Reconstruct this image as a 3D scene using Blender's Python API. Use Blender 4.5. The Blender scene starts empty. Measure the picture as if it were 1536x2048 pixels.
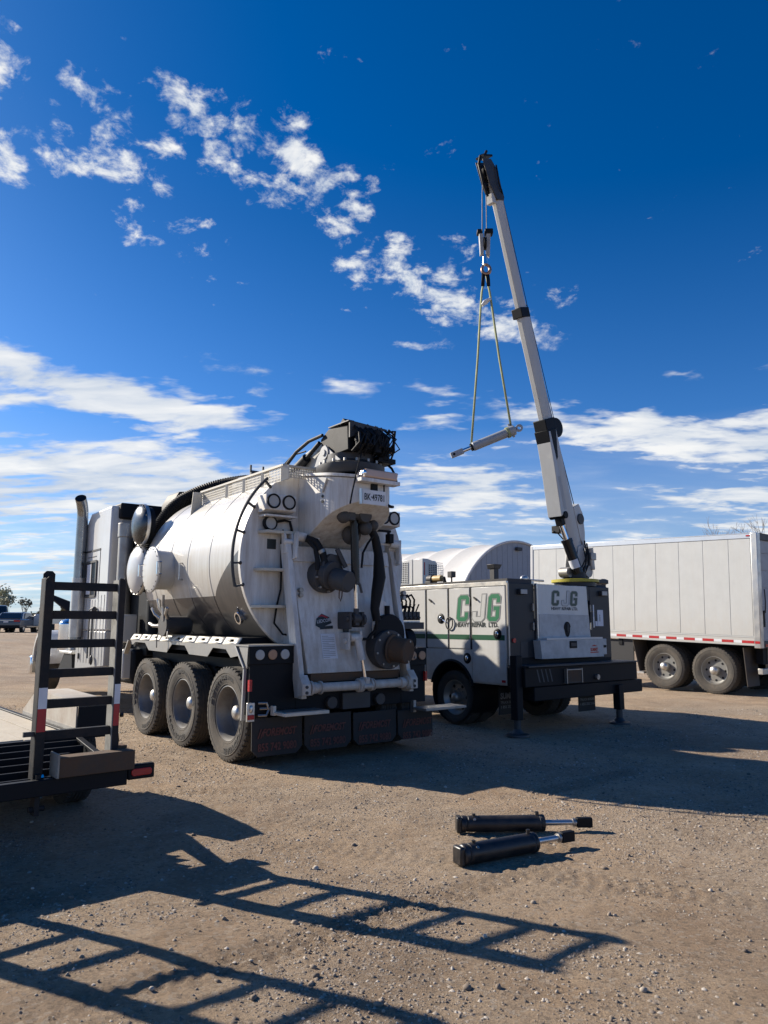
import bpy, bmesh, math, random
import numpy as np
from mathutils import Vector as Vec, Matrix, noise as mnoise
R = math.radians
random.seed(7)
scene = bpy.context.scene
COL = scene.collection

# ------------------------------------------------------------------ camera
cam_d = bpy.data.cameras.new('camera')
cam_d.sensor_fit = 'VERTICAL'; cam_d.sensor_height = 36.0; cam_d.lens = 26.0
cam_d.clip_start = 0.05; cam_d.clip_end = 6000
cam = bpy.data.objects.new('camera', cam_d); COL.objects.link(cam)
cam.location = (0, 0, 1.55)
cam.rotation_euler = (R(90) + math.atan(222 / 1479.0), 0, 0)
scene.camera = cam

# ------------------------------------------------------------------ light
SUN_AZ, SUN_EL = -64.0, 28.4
world = bpy.data.worlds.new('World'); scene.world = world; world.use_nodes = True
wn = world.node_tree.nodes; wl = world.node_tree.links
def build_world():
    wn.clear()
    N = lambda t: wn.new(t)
    def math_(op, a, b=None, c=None, clamp=False):
        n = N('ShaderNodeMath'); n.operation = op; n.use_clamp = clamp
        for i, v in enumerate((a, b, c)):
            if v is None: continue
            if isinstance(v, (int, float)): n.inputs[i].default_value = v
            else: wl.new(v, n.inputs[i])
        return n.outputs[0]
    out = N('ShaderNodeOutputWorld'); bg = N('ShaderNodeBackground')
    bg.inputs['Strength'].default_value = 0.05
    wl.new(bg.outputs[0], out.inputs[0])
    sky = N('ShaderNodeTexSky'); sky.sky_type = 'NISHITA'; sky.sun_disc = False
    sky.sun_elevation = R(SUN_EL); sky.sun_rotation = R(SUN_AZ)
    sky.altitude = 300; sky.air_density = 1.0; sky.dust_density = 1.1; sky.ozone_density = 3.0
    hs = N('ShaderNodeHueSaturation'); hs.inputs['Saturation'].default_value = 1.2
    hs.inputs['Hue'].default_value = 0.5; hs.inputs['Value'].default_value = 0.9
    gm = N('ShaderNodeVectorMath'); gm.operation = 'MULTIPLY'; gm.inputs[1].default_value = (.64, .98, 1.46)
    wl.new(sky.outputs[0], gm.inputs[0]); wl.new(gm.outputs[0], hs.inputs['Color']); gm = hs; HS = hs
    tc = N('ShaderNodeTexCoord'); sp = N('ShaderNodeSeparateXYZ'); wl.new(tc.outputs['Generated'], sp.inputs[0])
    x, y, z = sp.outputs
    az = math_('ARCTAN2', x, y); el = math_('ARCSINE', z)
    azd = math_('MULTIPLY', az, 180 / math.pi); eld = math_('MULTIPLY', el, 180 / math.pi)
    ae = N('ShaderNodeCombineXYZ'); wl.new(azd, ae.inputs[0]); wl.new(eld, ae.inputs[1])
    st = N('ShaderNodeMapRange'); st.inputs['From Min'].default_value = 6; st.inputs['From Max'].default_value = 36; st.inputs['To Min'].default_value = 1.05; st.inputs['To Max'].default_value = 1.18
    wl.new(eld, st.inputs['Value']); wl.new(st.outputs[0], HS.inputs['Saturation'])
    vl = N('ShaderNodeMapRange'); vl.inputs['From Min'].default_value = 5; vl.inputs['From Max'].default_value = 30; vl.inputs['To Min'].default_value = 1.22; vl.inputs['To Max'].default_value = .9
    wl.new(eld, vl.inputs['Value']); wl.new(vl.outputs[0], HS.inputs['Value'])
    zc = math_('MAXIMUM', z, 0.02); zc = math_('ADD', zc, 0.03)
    px = math_('DIVIDE', x, zc); py = math_('DIVIDE', y, zc)
    pl = N('ShaderNodeCombineXYZ'); wl.new(px, pl.inputs[0]); wl.new(py, pl.inputs[1])
    wz = N('ShaderNodeTexNoise'); wz.inputs['Scale'].default_value = 6.0; wz.inputs['Detail'].default_value = 3; wl.new(pl.outputs[0], wz.inputs['Vector'])
    w1 = N('ShaderNodeVectorMath'); w1.operation = 'SUBTRACT'; w1.inputs[1].default_value = (.5, .5, .5); wl.new(wz.outputs['Color'], w1.inputs[0])
    w2 = N('ShaderNodeVectorMath'); w2.operation = 'MULTIPLY_ADD'; w2.inputs[1].default_value = (6.0, 3.5, 0); wl.new(w1.outputs[0], w2.inputs[0]); wl.new(ae.outputs[0], w2.inputs[2]); ae = w2
    # large weather systems: (azimuth, elevation, half-width, half-height, tilt, amount)
    blobs = [(-25.5, 35.8, 2.0, 1.2, 0, .8), (-18.0, 31.2, 2.2, 1.1, 0, .75), (-12.5, 32.4, 2.2, 1.2, 0, .85), (-9.5, 33.2, 2.0, 1.2, 0, .85), (-20.5, 29.6, 2.0, 1.0, 0, .7), (-17, 26.4, 2.4, .9, 0, .7), (-12, 25.6, 2.2, .8, 0, .65), (-31, 35.2, 4.0, 3.0, 0, 1.0), (-30, 31.0, 4.5, 3.2, 0, 1.05), (-26.5, 33.2, 3.4, 1.8, 0, .9), (-22.2, 35.0, 3.6, 2.4, -20, 1.0), (-16.4, 35.8, 4.6, 1.6, -22, 1.1), (-18.6, 33.6, 2.4, 1.6, 0, .75),
             (-22.5, 31.7, 5.6, 1.9, -6, 1.05), (-14.6, 33.3, 2.6, 2.0, 0, .9), (-11.6, 35.0, 3.8, 2.8, -30, 1.05), (-7.4, 34.2, 4.6, 2.2, -52, 1.2), (-5.2, 32.0, 2.6, 2.6, -40, 1.1), (-9.6, 31.2, 3.8, 1.5, 2, 1.0),
             (-16, 29.2, 3.2, 1.4, 5, .8), (-19, 27.6, 4.5, 1.4, 0, .7), (-14.5, 27.6, 3, 1.2, 0, .65), (-2.0, 31.0, 2.2, 2.2, 30, .95), (-4.0, 29.9, 2.2, 1.4, 20, .85), (-1.4, 28.4, 1.8, 1.5, 0, .9), (-2.6, 27.0, 3.2, 1.8, -10, 1.05), (1.8, 26.0, 4.0, 2.2, -35, 1.25),
             (1.2, 28.4, 1.8, 1.8, 40, .9), (5.8, 26.6, 2.0, 2.6, 25, 1.1), (5.2, 24.2, 5.2, 2.2, -28, 1.25), (9.8, 22.6, 5.0, 1.9, -22, 1.1), (3.0, 21.2, 3.4, 1.2, 0, 1.0), (12.6, 21.4, 2.5, 1, 0, .8), (13.8, 23.9, 2, .9, 0, .7),
             (-21, 16.4, 17, 2.3, -8, 1.6), (-31, 16.8, 8, 3.0, -8, 1.5), (-9.5, 18.7, 8, 1.6, -8, 1.1), (-4, 18.4, 5, 1.2, -8, .8), (-19, 10.2, 24, 4.4, 0, 1.55), (-30, 9.4, 13, 4.8, 0, 1.55), (-10, 11.4, 10, 2.4, 0, 1.15),
             (-24, 3.6, 20, 3.4, 0, 1.05), (6, 10.4, 10, 3.2, -4, 1.45), (11, 15.8, 8, 1.5, -12, 1.05), (20, 13.8, 10, 2.0, -6, 1.3), (28, 12.4, 10, 2.4, -2, 1.4), (4.5, 15.6, 4, 1.2, 0, .9), (5, 17.8, 4, 1.0, 0, .75),
             (27, 8.8, 13, 2.2, 0, 1.35), (14, 7.6, 16, 1.6, 0, .95), (25, 6.6, 14, 1.6, 0, 1.1), (6, 6.0, 12, 1.6, 0, 1.0), (23, 17.4, 3.4, .9, 0, .75), (29, 17.2, 4, 1.0, 0, .75),
             (58, 10, 24, 5, 0, 1.0), (-62, 9, 26, 6, 0, 1.1), (110, 8, 30, 4, 0, .9), (170, 8, 40, 4, 0, .9), (-120, 8, 36, 4, 0, .9)]
    acc = None
    for (a, e, w, h, t, s) in blobs:
        mp = N('ShaderNodeMapping'); mp.vector_type = 'TEXTURE'
        mp.inputs['Location'].default_value = (a, e, 0); mp.inputs['Rotation'].default_value = (0, 0, R(t)); mp.inputs['Scale'].default_value = (w, h, 1)
        wl.new(ae.outputs[0], mp.inputs[0])
        g = N('ShaderNodeTexGradient'); g.gradient_type = 'SPHERICAL'; wl.new(mp.outputs[0], g.inputs[0])
        v = math_('MULTIPLY', math_('POWER', g.outputs['Fac'], .6), s)
        acc = v if acc is None else math_('MAXIMUM', acc, v)
    # cloud texture on a flattened layer: puffs overhead, streaks low down
    zr = math_('POWER', math_('ADD', math_('MAXIMUM', z, 0.0), .05), .68)
    tex = N('ShaderNodeCombineXYZ'); wl.new(math_('DIVIDE', x, zr), tex.inputs[0]); wl.new(math_('DIVIDE', y, zr), tex.inputs[1])
    def fbm(scale, det, rough, off, dist=0.0, sx=1.0):
        mp = N('ShaderNodeMapping'); mp.inputs['Location'].default_value = (off, off * .7, off * .3); mp.inputs['Scale'].default_value = (sx, 1, 1)
        wl.new(tex.outputs[0], mp.inputs[0])
        n = N('ShaderNodeTexNoise'); n.inputs['Scale'].default_value = scale; n.inputs['Detail'].default_value = det
        n.inputs['Roughness'].default_value = rough; n.inputs['Distortion'].default_value = dist
        wl.new(mp.outputs[0], n.inputs['Vector']); return n.outputs[0]
    hi = N('ShaderNodeMapRange'); hi.interpolation_type = 'SMOOTHSTEP'; hi.inputs['From Min'].default_value = 17; hi.inputs['From Max'].default_value = 24; wl.new(eld, hi.inputs['Value'])
    def blend(a, b):
        return math_('ADD', math_('MULTIPLY', a, math_('SUBTRACT', 1.0, hi.outputs[0])), math_('MULTIPLY', b, hi.outputs[0]))
    n1 = blend(fbm(6.0, 8, .56, 5.3, .3, .5), fbm(14.0, 9, .64, 5.3, .35))
    n2 = blend(fbm(15.0, 6, .55, 2.7, .3, .45), fbm(34.0, 6, .62, 2.7, .3))
    base = math_('ADD', math_('MULTIPLY', n1, 1.15), math_('MULTIPLY', n2, .62))       # mean about .88
    dens = math_('ADD', base, math_('MULTIPLY', acc, .42))
    mr = N('ShaderNodeMapRange'); mr.interpolation_type = 'SMOOTHSTEP'
    mr.inputs['From Min'].default_value = 1.10; mr.inputs['From Max'].default_value = 1.44
    wl.new(dens, mr.inputs['Value'])
    veil = N('ShaderNodeMapRange'); veil.inputs['From Min'].default_value = 15; veil.inputs['From Max'].default_value = 0; veil.inputs['To Max'].default_value = .75; wl.new(eld, veil.inputs['Value'])
    cl = math_('MULTIPLY', math_('MAXIMUM', mr.outputs[0], math_('MULTIPLY', veil.outputs[0], math_('ADD', n1, .4))), .95, clamp=True)
    # low haze band: clouds pale out, a little thicker near the horizon
    mixc = N('ShaderNodeMix'); mixc.data_type = 'RGBA'
    wl.new(cl, mixc.inputs['Factor']); wl.new(gm.outputs[0], mixc.inputs['A'])
    ramp = N('ShaderNodeMix'); ramp.data_type = 'RGBA'
    ramp.inputs['A'].default_value = (7.0, 7.9, 9.2, 1); ramp.inputs['B'].default_value = (11.6, 11.6, 11.4, 1)
    sh = N('ShaderNodeMapRange'); sh.inputs['From Min'].default_value = .42; sh.inputs['From Max'].default_value = .7; wl.new(n1, sh.inputs['Value'])
    wl.new(sh.outputs[0], ramp.inputs['Factor']); wl.new(ramp.outputs['Result'], mixc.inputs['B'])
    wl.new(mixc.outputs['Result'], bg.inputs['Color'])
build_world()
sun_d = bpy.data.lights.new('sun', 'SUN'); sun_d.energy = 5.0; sun_d.angle = R(0.53); sun_d.color = (1.0, .90, .76)
sun = bpy.data.objects.new('sun', sun_d); COL.objects.link(sun)
_s = Vec((math.sin(R(SUN_AZ)) * math.cos(R(SUN_EL)), math.cos(R(SUN_AZ)) * math.cos(R(SUN_EL)), math.sin(R(SUN_EL))))
sun.rotation_euler = _s.to_track_quat('Z', 'Y').to_euler()
vs = scene.view_settings
vs.view_transform = 'Standard'; vs.look = 'None'; vs.exposure = 0.75; vs.gamma = 1.0; vs.use_curve_mapping = False
scene.cycles.use_denoising = True
scene.cycles.max_bounces = 6

# ------------------------------------------------------------------ materials
MATS = {}
def M(name, col, rough=.5, metal=0.0, dirt=0.0, dcol=(.16, .125, .09), bump=0.0, bscale=60, streak=False, spec=.5, coat=0.0, emit=None, var=.06, splash=None):
    if name in MATS: return MATS[name]
    m = bpy.data.materials.new(name); m.use_nodes = True; MATS[name] = m
    nt = m.node_tree; nd = nt.nodes; lk = nt.links; p = nd['Principled BSDF']
    p.inputs['Roughness'].default_value = rough; p.inputs['Metallic'].default_value = metal
    p.inputs['Specular IOR Level'].default_value = spec; p.inputs['Coat Weight'].default_value = coat
    tc = nd.new('ShaderNodeTexCoord')
    n = nd.new('ShaderNodeTexNoise'); n.inputs['Scale'].default_value = 3.5; n.inputs['Detail'].default_value = 7; n.inputs['Roughness'].default_value = .62
    lk.new(tc.outputs['Object'], n.inputs['Vector'])
    hsv = nd.new('ShaderNodeHueSaturation'); hsv.inputs['Color'].default_value = (*col, 1)
    mr = nd.new('ShaderNodeMapRange'); mr.inputs['From Min'].default_value = .25; mr.inputs['From Max'].default_value = .75
    mr.inputs['To Min'].default_value = 1 - var; mr.inputs['To Max'].default_value = 1 + var
    lk.new(n.outputs[0], mr.inputs['Value']); lk.new(mr.outputs[0], hsv.inputs['Value'])
    c = hsv.outputs[0]
    if dirt > 0:
        mp = nd.new('ShaderNodeMapping'); lk.new(tc.outputs['Object'], mp.inputs[0])
        mp.inputs['Scale'].default_value = (9, 9, .9) if streak else (4, 4, 4)
        n2 = nd.new('ShaderNodeTexNoise'); n2.inputs['Scale'].default_value = 1.3; n2.inputs['Detail'].default_value = 8; n2.inputs['Roughness'].default_value = .7
        lk.new(mp.outputs[0], n2.inputs['Vector'])
        m2 = nd.new('ShaderNodeMapRange'); m2.inputs['From Min'].default_value = .42; m2.inputs['From Max'].default_value = .78
        m2.inputs['To Max'].default_value = dirt; lk.new(n2.outputs[0], m2.inputs['Value'])
        mx = nd.new('ShaderNodeMix'); mx.data_type = 'RGBA'; mx.inputs['B'].default_value = (*dcol, 1)
        lk.new(m2.outputs[0], mx.inputs['Factor']); lk.new(c, mx.inputs['A']); c = mx.outputs['Result']
        ad = nd.new('ShaderNodeMath'); ad.operation = 'MULTIPLY_ADD'; ad.inputs[1].default_value = .45; ad.inputs[2].default_value = rough; ad.use_clamp = True
        lk.new(m2.outputs[0], ad.inputs[0]); lk.new(ad.outputs[0], p.inputs['Roughness'])
    if splash:
        z0, z1, amt, scol = splash
        sx = nd.new('ShaderNodeSeparateXYZ'); lk.new(tc.outputs['Object'], sx.inputs[0])
        s1 = nd.new('ShaderNodeMapRange'); s1.inputs['From Min'].default_value = z1; s1.inputs['From Max'].default_value = z0; s1.inputs['To Max'].default_value = .55; lk.new(sx.outputs[2], s1.inputs['Value'])
        n5 = nd.new('ShaderNodeTexNoise'); n5.inputs['Scale'].default_value = 7; n5.inputs['Detail'].default_value = 9; n5.inputs['Roughness'].default_value = .72; lk.new(tc.outputs['Object'], n5.inputs['Vector'])
        ad5 = nd.new('ShaderNodeMath'); ad5.operation = 'ADD'; lk.new(s1.outputs[0], ad5.inputs[0]); lk.new(n5.outputs[0], ad5.inputs[1])
        s2 = nd.new('ShaderNodeMapRange'); s2.inputs['From Min'].default_value = .62; s2.inputs['From Max'].default_value = 1.05; s2.inputs['To Max'].default_value = amt; lk.new(ad5.outputs[0], s2.inputs['Value'])
        mx5 = nd.new('ShaderNodeMix'); mx5.data_type = 'RGBA'; mx5.inputs['B'].default_value = (*scol, 1); lk.new(s2.outputs[0], mx5.inputs['Factor']); lk.new(c, mx5.inputs['A']); c = mx5.outputs['Result']
    lk.new(c, p.inputs['Base Color'])
    if bump > 0:
        n3 = nd.new('ShaderNodeTexNoise'); n3.inputs['Scale'].default_value = bscale; n3.inputs['Detail'].default_value = 4
        lk.new(tc.outputs['Object'], n3.inputs['Vector'])
        b = nd.new('ShaderNodeBump'); b.inputs['Strength'].default_value = bump; b.inputs['Distance'].default_value = .01
        lk.new(n3.outputs[0], b.inputs['Height']); lk.new(b.outputs[0], p.inputs['Normal'])
    if emit:
        p.inputs['Emission Color'].default_value = (*emit[0], 1); p.inputs['Emission Strength'].default_value = emit[1]
    return m
WHITE = M('white_paint', (.53, .525, .50), .32, dirt=.35, dcol=(.42, .37, .29), streak=True, coat=.2)
WHITE2 = M('white_body_paint', (.59, .595, .585), .3, dirt=.2, dcol=(.42, .39, .34), streak=True, coat=.25, splash=(.55, 1.35, .6, (.36, .30, .23)))
REARW = M('dirty_white_paint', (.70, .69, .66), .42, dirt=.72, dcol=(.30, .235, .17), streak=True, bump=.06, bscale=25, splash=(.7, 1.9, .6, (.33, .27, .20)))
GREYP = M('grey_paint', (.36, .365, .36), .4, dirt=.3, streak=True)
BLACK = M('black_paint', (.0065, .008, .011), .55, dirt=.14, dcol=(.03, .028, .026), spec=.2)
BLACKG = M('black_gloss', (.006, .007, .01), .25, dirt=.1, dcol=(.03, .028, .025), spec=.4)
RUBBER = M('rubber', (.028, .027, .026), .8, dirt=.4, dcol=(.10, .085, .068), bump=.3, bscale=90)
TYRE = M('dusty_tyre', (.065, .06, .053), .88, dirt=.75, dcol=(.17, .145, .115), bump=.35, bscale=70)
TYRED = M('dark_tyre', (.035, .034, .033), .85, dirt=.5, dcol=(.12, .10, .08), bump=.35, bscale=70)
LETTER = M('tyre_letter', (.025, .024, .023), .8)
ALU = M('aluminium', (.62, .61, .58), .36, metal=.85, dirt=.45, dcol=(.30, .26, .20), bump=.04, bscale=30)
ALUD = M('dull_aluminium', (.36, .35, .33), .42, metal=.75, dirt=.5, dcol=(.17, .145, .12))
CHROME = M('chrome', (.82, .83, .85), .12, metal=1.0, dirt=.12)
STEEL = M('dark_steel', (.05, .052, .056), .5, metal=.3, dirt=.4, dcol=(.07, .058, .048))
RUST = M('rusty_steel', (.085, .055, .035), .8, dirt=.7, dcol=(.17, .085, .04), bump=.3, bscale=40)
SHELF = M('fender_paint', (.56, .53, .45), .42, dirt=.5, dcol=(.36, .30, .22))
CASTING = M('cast_iron', (.05, .052, .055), .62, dirt=.6, dcol=(.095, .075, .06), bump=.3, bscale=30)
GLASS = M('dark_glass', (.012, .016, .02), .06, spec=.7)
LENSW = M('clear_lens', (.42, .42, .40), .25, bump=.4, bscale=120)
LENSA = M('amber_lens', (.42, .24, .14), .3, bump=.4, bscale=120)
LENSR = M('red_lens', (.42, .02, .02), .25, bump=.3, bscale=120)
GREEN = M('green_vinyl', (.025, .17, .085), .4)
SILV = M('silver_vinyl', (.52, .53, .52), .4)
GREYV = M('grey_vinyl', (.25, .26, .26), .4)
INK = M('dark_ink', (.02, .028, .03), .5)
REDINK = M('faded_red_ink', (.12, .036, .028), .7, dirt=.3)
PAPER = M('paper', (.66, .68, .72), .6, dirt=.25, dcol=(.35, .35, .38))
YELLOW = M('yellow_paint', (.42, .36, .03), .45, dirt=.4, dcol=(.08, .09, .05))
REDT = M('red_tape', (.45, .015, .02), .4, dirt=.25)
WHITET = M('white_tape', (.72, .74, .76), .4, dirt=.25)
HOSE = M('black_hose', (.008, .009, .011), .6, dirt=.2, dcol=(.03, .028, .026), spec=.25)

# ------------------------------------------------------------------ mesh helpers
def V3(*a): return Vec(a[0]) if len(a) == 1 else Vec(a)
def basis(d, up=(0, 0, 1)):
    d = V3(d).normalized(); u = V3(up)
    if abs(d.dot(u)) > .98: u = Vec((1, 0, 0)) if abs(d.x) < .9 else Vec((0, 1, 0))
    s = d.cross(u).normalized(); u = s.cross(d).normalized()
    return d, s, u
class MB:
    def __init__(s): s.v = []; s.f = []
    def add(s, vs, fs):
        o = len(s.v); s.v += [tuple(q) for q in vs]; s.f += [tuple(i + o for i in f) for f in fs]; return s
    def box(s, x0, x1, y0, y1, z0, z1):
        if x0 > x1: x0, x1 = x1, x0
        if y0 > y1: y0, y1 = y1, y0
        if z0 > z1: z0, z1 = z1, z0
        return s.add([(x0, y0, z0), (x1, y0, z0), (x1, y1, z0), (x0, y1, z0), (x0, y0, z1), (x1, y0, z1), (x1, y1, z1), (x0, y1, z1)],
                     [(3, 2, 1, 0), (4, 5, 6, 7), (0, 1, 5, 4), (1, 2, 6, 5), (2, 3, 7, 6), (3, 0, 4, 7)])
    def beam(s, p, q, w, h, up=(0, 0, 1), w2=None, h2=None):
        p, q = V3(p), V3(q); d, sd, u = basis(q - p, up); w2 = w if w2 is None else w2; h2 = h if h2 is None else h2
        a = [p + sd * (i * w / 2) + u * (j * h / 2) for i, j in ((-1, -1), (1, -1), (1, 1), (-1, 1))]
        b = [q + sd * (i * w2 / 2) + u * (j * h2 / 2) for i, j in ((-1, -1), (1, -1), (1, 1), (-1, 1))]
        return s.add(a + b, [(0, 1, 2, 3), (7, 6, 5, 4), (0, 4, 5, 1), (1, 5, 6, 2), (2, 6, 7, 3), (3, 7, 4, 0)])
    def ngon_beam(s, p, q, prof, up=(0, 0, 1), k=1.0):
        p, q = V3(p), V3(q); d, sd, u = basis(q - p, up); n = len(prof)
        a = [p + sd * x + u * y for x, y in prof]; b = [q + sd * x * k + u * y * k for x, y in prof]
        return s.add(a + b, [tuple(range(n)), tuple(range(2 * n - 1, n - 1, -1))] + [(i, i + n, (i + 1) % n + n, (i + 1) % n) for i in range(n)])
    def cyl(s, p, q, r, n=20, r2=None, caps=True):
        p, q = V3(p), V3(q); r2 = r if r2 is None else r2; d, sd, u = basis(q - p)
        A = [p + (sd * math.cos(2 * math.pi * i / n) + u * math.sin(2 * math.pi * i / n)) * r for i in range(n)]
        B = [q + (sd * math.cos(2 * math.pi * i / n) + u * math.sin(2 * math.pi * i / n)) * r2 for i in range(n)]
        fs = [(i, (i + 1) % n, (i + 1) % n + n, i + n) for i in range(n)]
        if caps: fs += [tuple(range(n - 1, -1, -1)), tuple(range(n, 2 * n))]
        return s.add(A + B, fs)
    def lathe(s, prof, o=(0, 0, 0), axis=(1, 0, 0), n=40, close=False, a0=0.0, a1=2 * math.pi):
        o = V3(o); d, sd, u = basis(axis); m = len(prof); full = abs(a1 - a0 - 2 * math.pi) < 1e-6; k = n if full else n + 1
        vs = []
        for i in range(k):
            a = a0 + (a1 - a0) * i / n; e = sd * math.cos(a) + u * math.sin(a)
            vs += [o + d * h + e * r for r, h in prof]
        fs = []
        for i in range(n):
            j = (i + 1) % k
            for t in range(m if close else m - 1):
                t2 = (t + 1) % m
                fs.append((i * m + t, i * m + t2, j * m + t2, j * m + t))
        return s.add(vs, fs)
    def tube(s, path, r, n=10, closed=False, caps=True):
        P = [V3(p) for p in path]; rings = []; m = len(P); prev = None
        for i, p in enumerate(P):
            t = (P[(i + 1) % m] - P[i - 1]) if closed else (P[min(i + 1, m - 1)] - P[max(i - 1, 0)])
            d = t.normalized()
            if prev is None: _, sd, u = basis(d)
            else:
                u = (prev - d * prev.dot(d)).normalized(); sd = d.cross(u)
            prev = u; rr = r(i / (m - 1)) if callable(r) else r
            rings.append([p + (sd * math.cos(2 * math.pi * k / n) + u * math.sin(2 * math.pi * k / n)) * rr for k in range(n)])
        fs = []
        for i in range(m if closed else m - 1):
            j = (i + 1) % m
            fs += [(i * n + k, i * n + (k + 1) % n, j * n + (k + 1) % n, j * n + k) for k in range(n)]
        if caps and not closed: fs += [tuple(range(n - 1, -1, -1)), tuple((m - 1) * n + k for k in range(n))]
        return s.add([q for g in rings for q in g], fs)
    def prism(s, pts, off):
        pts = [V3(p) for p in pts]; off = V3(off); n = len(pts)
        return s.add(pts + [p + off for p in pts], [tuple(range(n - 1, -1, -1)), tuple(range(n, 2 * n))] + [(i, (i + 1) % n, (i + 1) % n + n, i + n) for i in range(n)])
    def ball(s, c, r, n=16, m=10, sc=(1, 1, 1)):
        c = V3(c); vs = [c + Vec((0, 0, r * sc[2]))]
        for j in range(1, m):
            a = math.pi * j / m
            vs += [c + Vec((r * sc[0] * math.sin(a) * math.cos(2 * math.pi * i / n), r * sc[1] * math.sin(a) * math.sin(2 * math.pi * i / n), r * sc[2] * math.cos(a))) for i in range(n)]
        vs.append(c - Vec((0, 0, r * sc[2]))); L = len(vs) - 1
        fs = [(0, 1 + i, 1 + (i + 1) % n) for i in range(n)]
        for j in range(m - 2): fs += [(1 + j * n + i, 1 + (j + 1) * n + i, 1 + (j + 1) * n + (i + 1) % n, 1 + j * n + (i + 1) % n) for i in range(n)]
        fs += [(L, L - n + (i + 1) % n, L - n + i) for i in range(n)]
        return s.add(vs, fs)
    def build(s, name, mat, parent=None, bevel=0.0, sharp=35, solid=0.0, fix=True):
        me = bpy.data.meshes.new(name); me.from_pydata(s.v, [], s.f); me.validate()
        if fix:
            bm = bmesh.new(); bm.from_mesh(me); bmesh.ops.recalc_face_normals(bm, faces=bm.faces[:]); bm.to_mesh(me); bm.free()
        me.polygons.foreach_set('use_smooth', [True] * len(me.polygons))
        me.set_sharp_from_angle(angle=R(sharp)); me.materials.append(mat); me.update()
        o = bpy.data.objects.new(name, me); COL.objects.link(o)
        if parent: o.parent = parent
        if solid:
            md = o.modifiers.new('solid', 'SOLIDIFY'); md.thickness = solid; md.offset = 0
        if bevel:
            md = o.modifiers.new('bevel', 'BEVEL'); md.width = bevel; md.segments = 2; md.limit_method = 'ANGLE'; md.angle_limit = R(40)
        return o
def empty(name, loc=(0, 0, 0), rz=0.0, parent=None, rx=0.0):
    o = bpy.data.objects.new(name, None); COL.objects.link(o); o.location = loc; o.rotation_euler = (rx, 0, rz)
    o.empty_display_size = .2
    if parent: o.parent = parent
    return o
def tag(o, label=None, cat=None, group=None, kind=None):
    if label: o['label'] = label
    if cat: o['category'] = cat
    if group: o['group'] = group
    if kind: o['kind'] = kind
    return o
def copy_tree(o, parent=None, loc=None, rot=None):
    c = o.copy(); COL.objects.link(c); c.parent = parent
    if loc is not None: c.location = loc
    if rot is not None: c.rotation_euler = rot
    for ch in o.children: copy_tree(ch, c)
    return c
def text_mesh(body, size, shear=0.0, extrude=.001, align='LEFT', bold=0.0, space=1.0):
    cu = bpy.data.curves.new('t', 'FONT'); cu.body = body; cu.size = size; cu.shear = shear; cu.extrude = extrude
    cu.align_x = align; cu.offset = bold; cu.resolution_u = 3; cu.space_character = space
    ob = bpy.data.objects.new('t', cu); me = bpy.data.meshes.new_from_object(ob); bpy.data.objects.remove(ob)
    return me
def text(name, body, size, o, right, up, mat, parent, shear=0.0, align='LEFT', bold=0.0, width=None, arc=None, arc0=0.0, space=1.0):
    me = text_mesh(body, size, shear, .0008, align, bold, space)
    n = len(me.vertices); co = np.empty(n * 3); me.vertices.foreach_get('co', co); co = co.reshape(-1, 3)
    if width:
        w0 = co[:, 0].max() - co[:, 0].min(); co[:, 0] *= width / w0
    r, u = np.array(V3(right).normalized()), np.array(V3(up).normalized()); nn = np.cross(r, u)
    if arc:
        th = arc0 + co[:, 0] / arc; rad = arc + co[:, 1]
        new = np.outer(np.sin(th) * rad, r) + np.outer(np.cos(th) * rad, u) + np.outer(co[:, 2], nn)
    else:
        new = np.outer(co[:, 0], r) + np.outer(co[:, 1], u) + np.outer(co[:, 2], nn)
    new += np.array(o); me.vertices.foreach_set('co', new.ravel()); me.materials.clear(); me.materials.append(mat); me.update()
    ob = bpy.data.objects.new(name, me); COL.objects.link(ob)
    if parent: ob.parent = parent
    return ob
def offset_poly(P, d):
    n = len(P); out = []
    for i in range(n):
        a, b, c = Vec(P[i - 1]), Vec(P[i]), Vec(P[(i + 1) % n])
        e1, e2 = (b - a).normalized(), (c - b).normalized(); n1, n2 = Vec((e1.y, -e1.x)), Vec((e2.y, -e2.x))
        m = (n1 + n2); m = m / max(.3, m.length_squared) * 2
        out.append(tuple(b + m * d))
    return out
LET = {'C': [(.2, 0), (.8, 0), (1, .2), (1, .6), (.71, .6), (.71, .27), (.29, .27), (.29, 1.48), (.71, 1.48), (.71, 1.15), (1, 1.15), (1, 1.55), (.8, 1.75), (.2, 1.75), (0, 1.55), (0, .2)],
       'J': [(.2, 0), (.8, 0), (1, .2), (1, 1.75), (.71, 1.75), (.71, .27), (.29, .27), (.29, .6), (0, .6), (0, .2)],
       'G': [(.2, 0), (.8, 0), (1, .2), (1, .95), (.5, .95), (.5, .71), (.71, .71), (.71, .27), (.29, .27), (.29, 1.48), (.71, 1.48), (.71, 1.2), (1, 1.2), (1, 1.55), (.8, 1.75), (.2, 1.75), (0, 1.55), (0, .2)]}
def block_letter(ch, o, right, up, w, h, mat, mat2, parent, slant=.14):
    r, u = V3(right), V3(up); nn = r.cross(u)
    for k, (d, m_, e) in enumerate(((.075, mat2, .0012), (0, mat, .0026))):
        P = offset_poly(LET[ch], d)
        pts = [V3(o) + r * ((x + slant * y) * w) + u * (y / 1.75 * h) + nn * .0005 for x, y in P]
        MB().prism(pts, nn * e).build('letter_outline' if k == 0 else 'letter', m_, parent)
def smooth(a, b, x):
    t = np.clip((x - a) / (b - a), 0, 1); return t * t * (3 - 2 * t)

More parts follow.
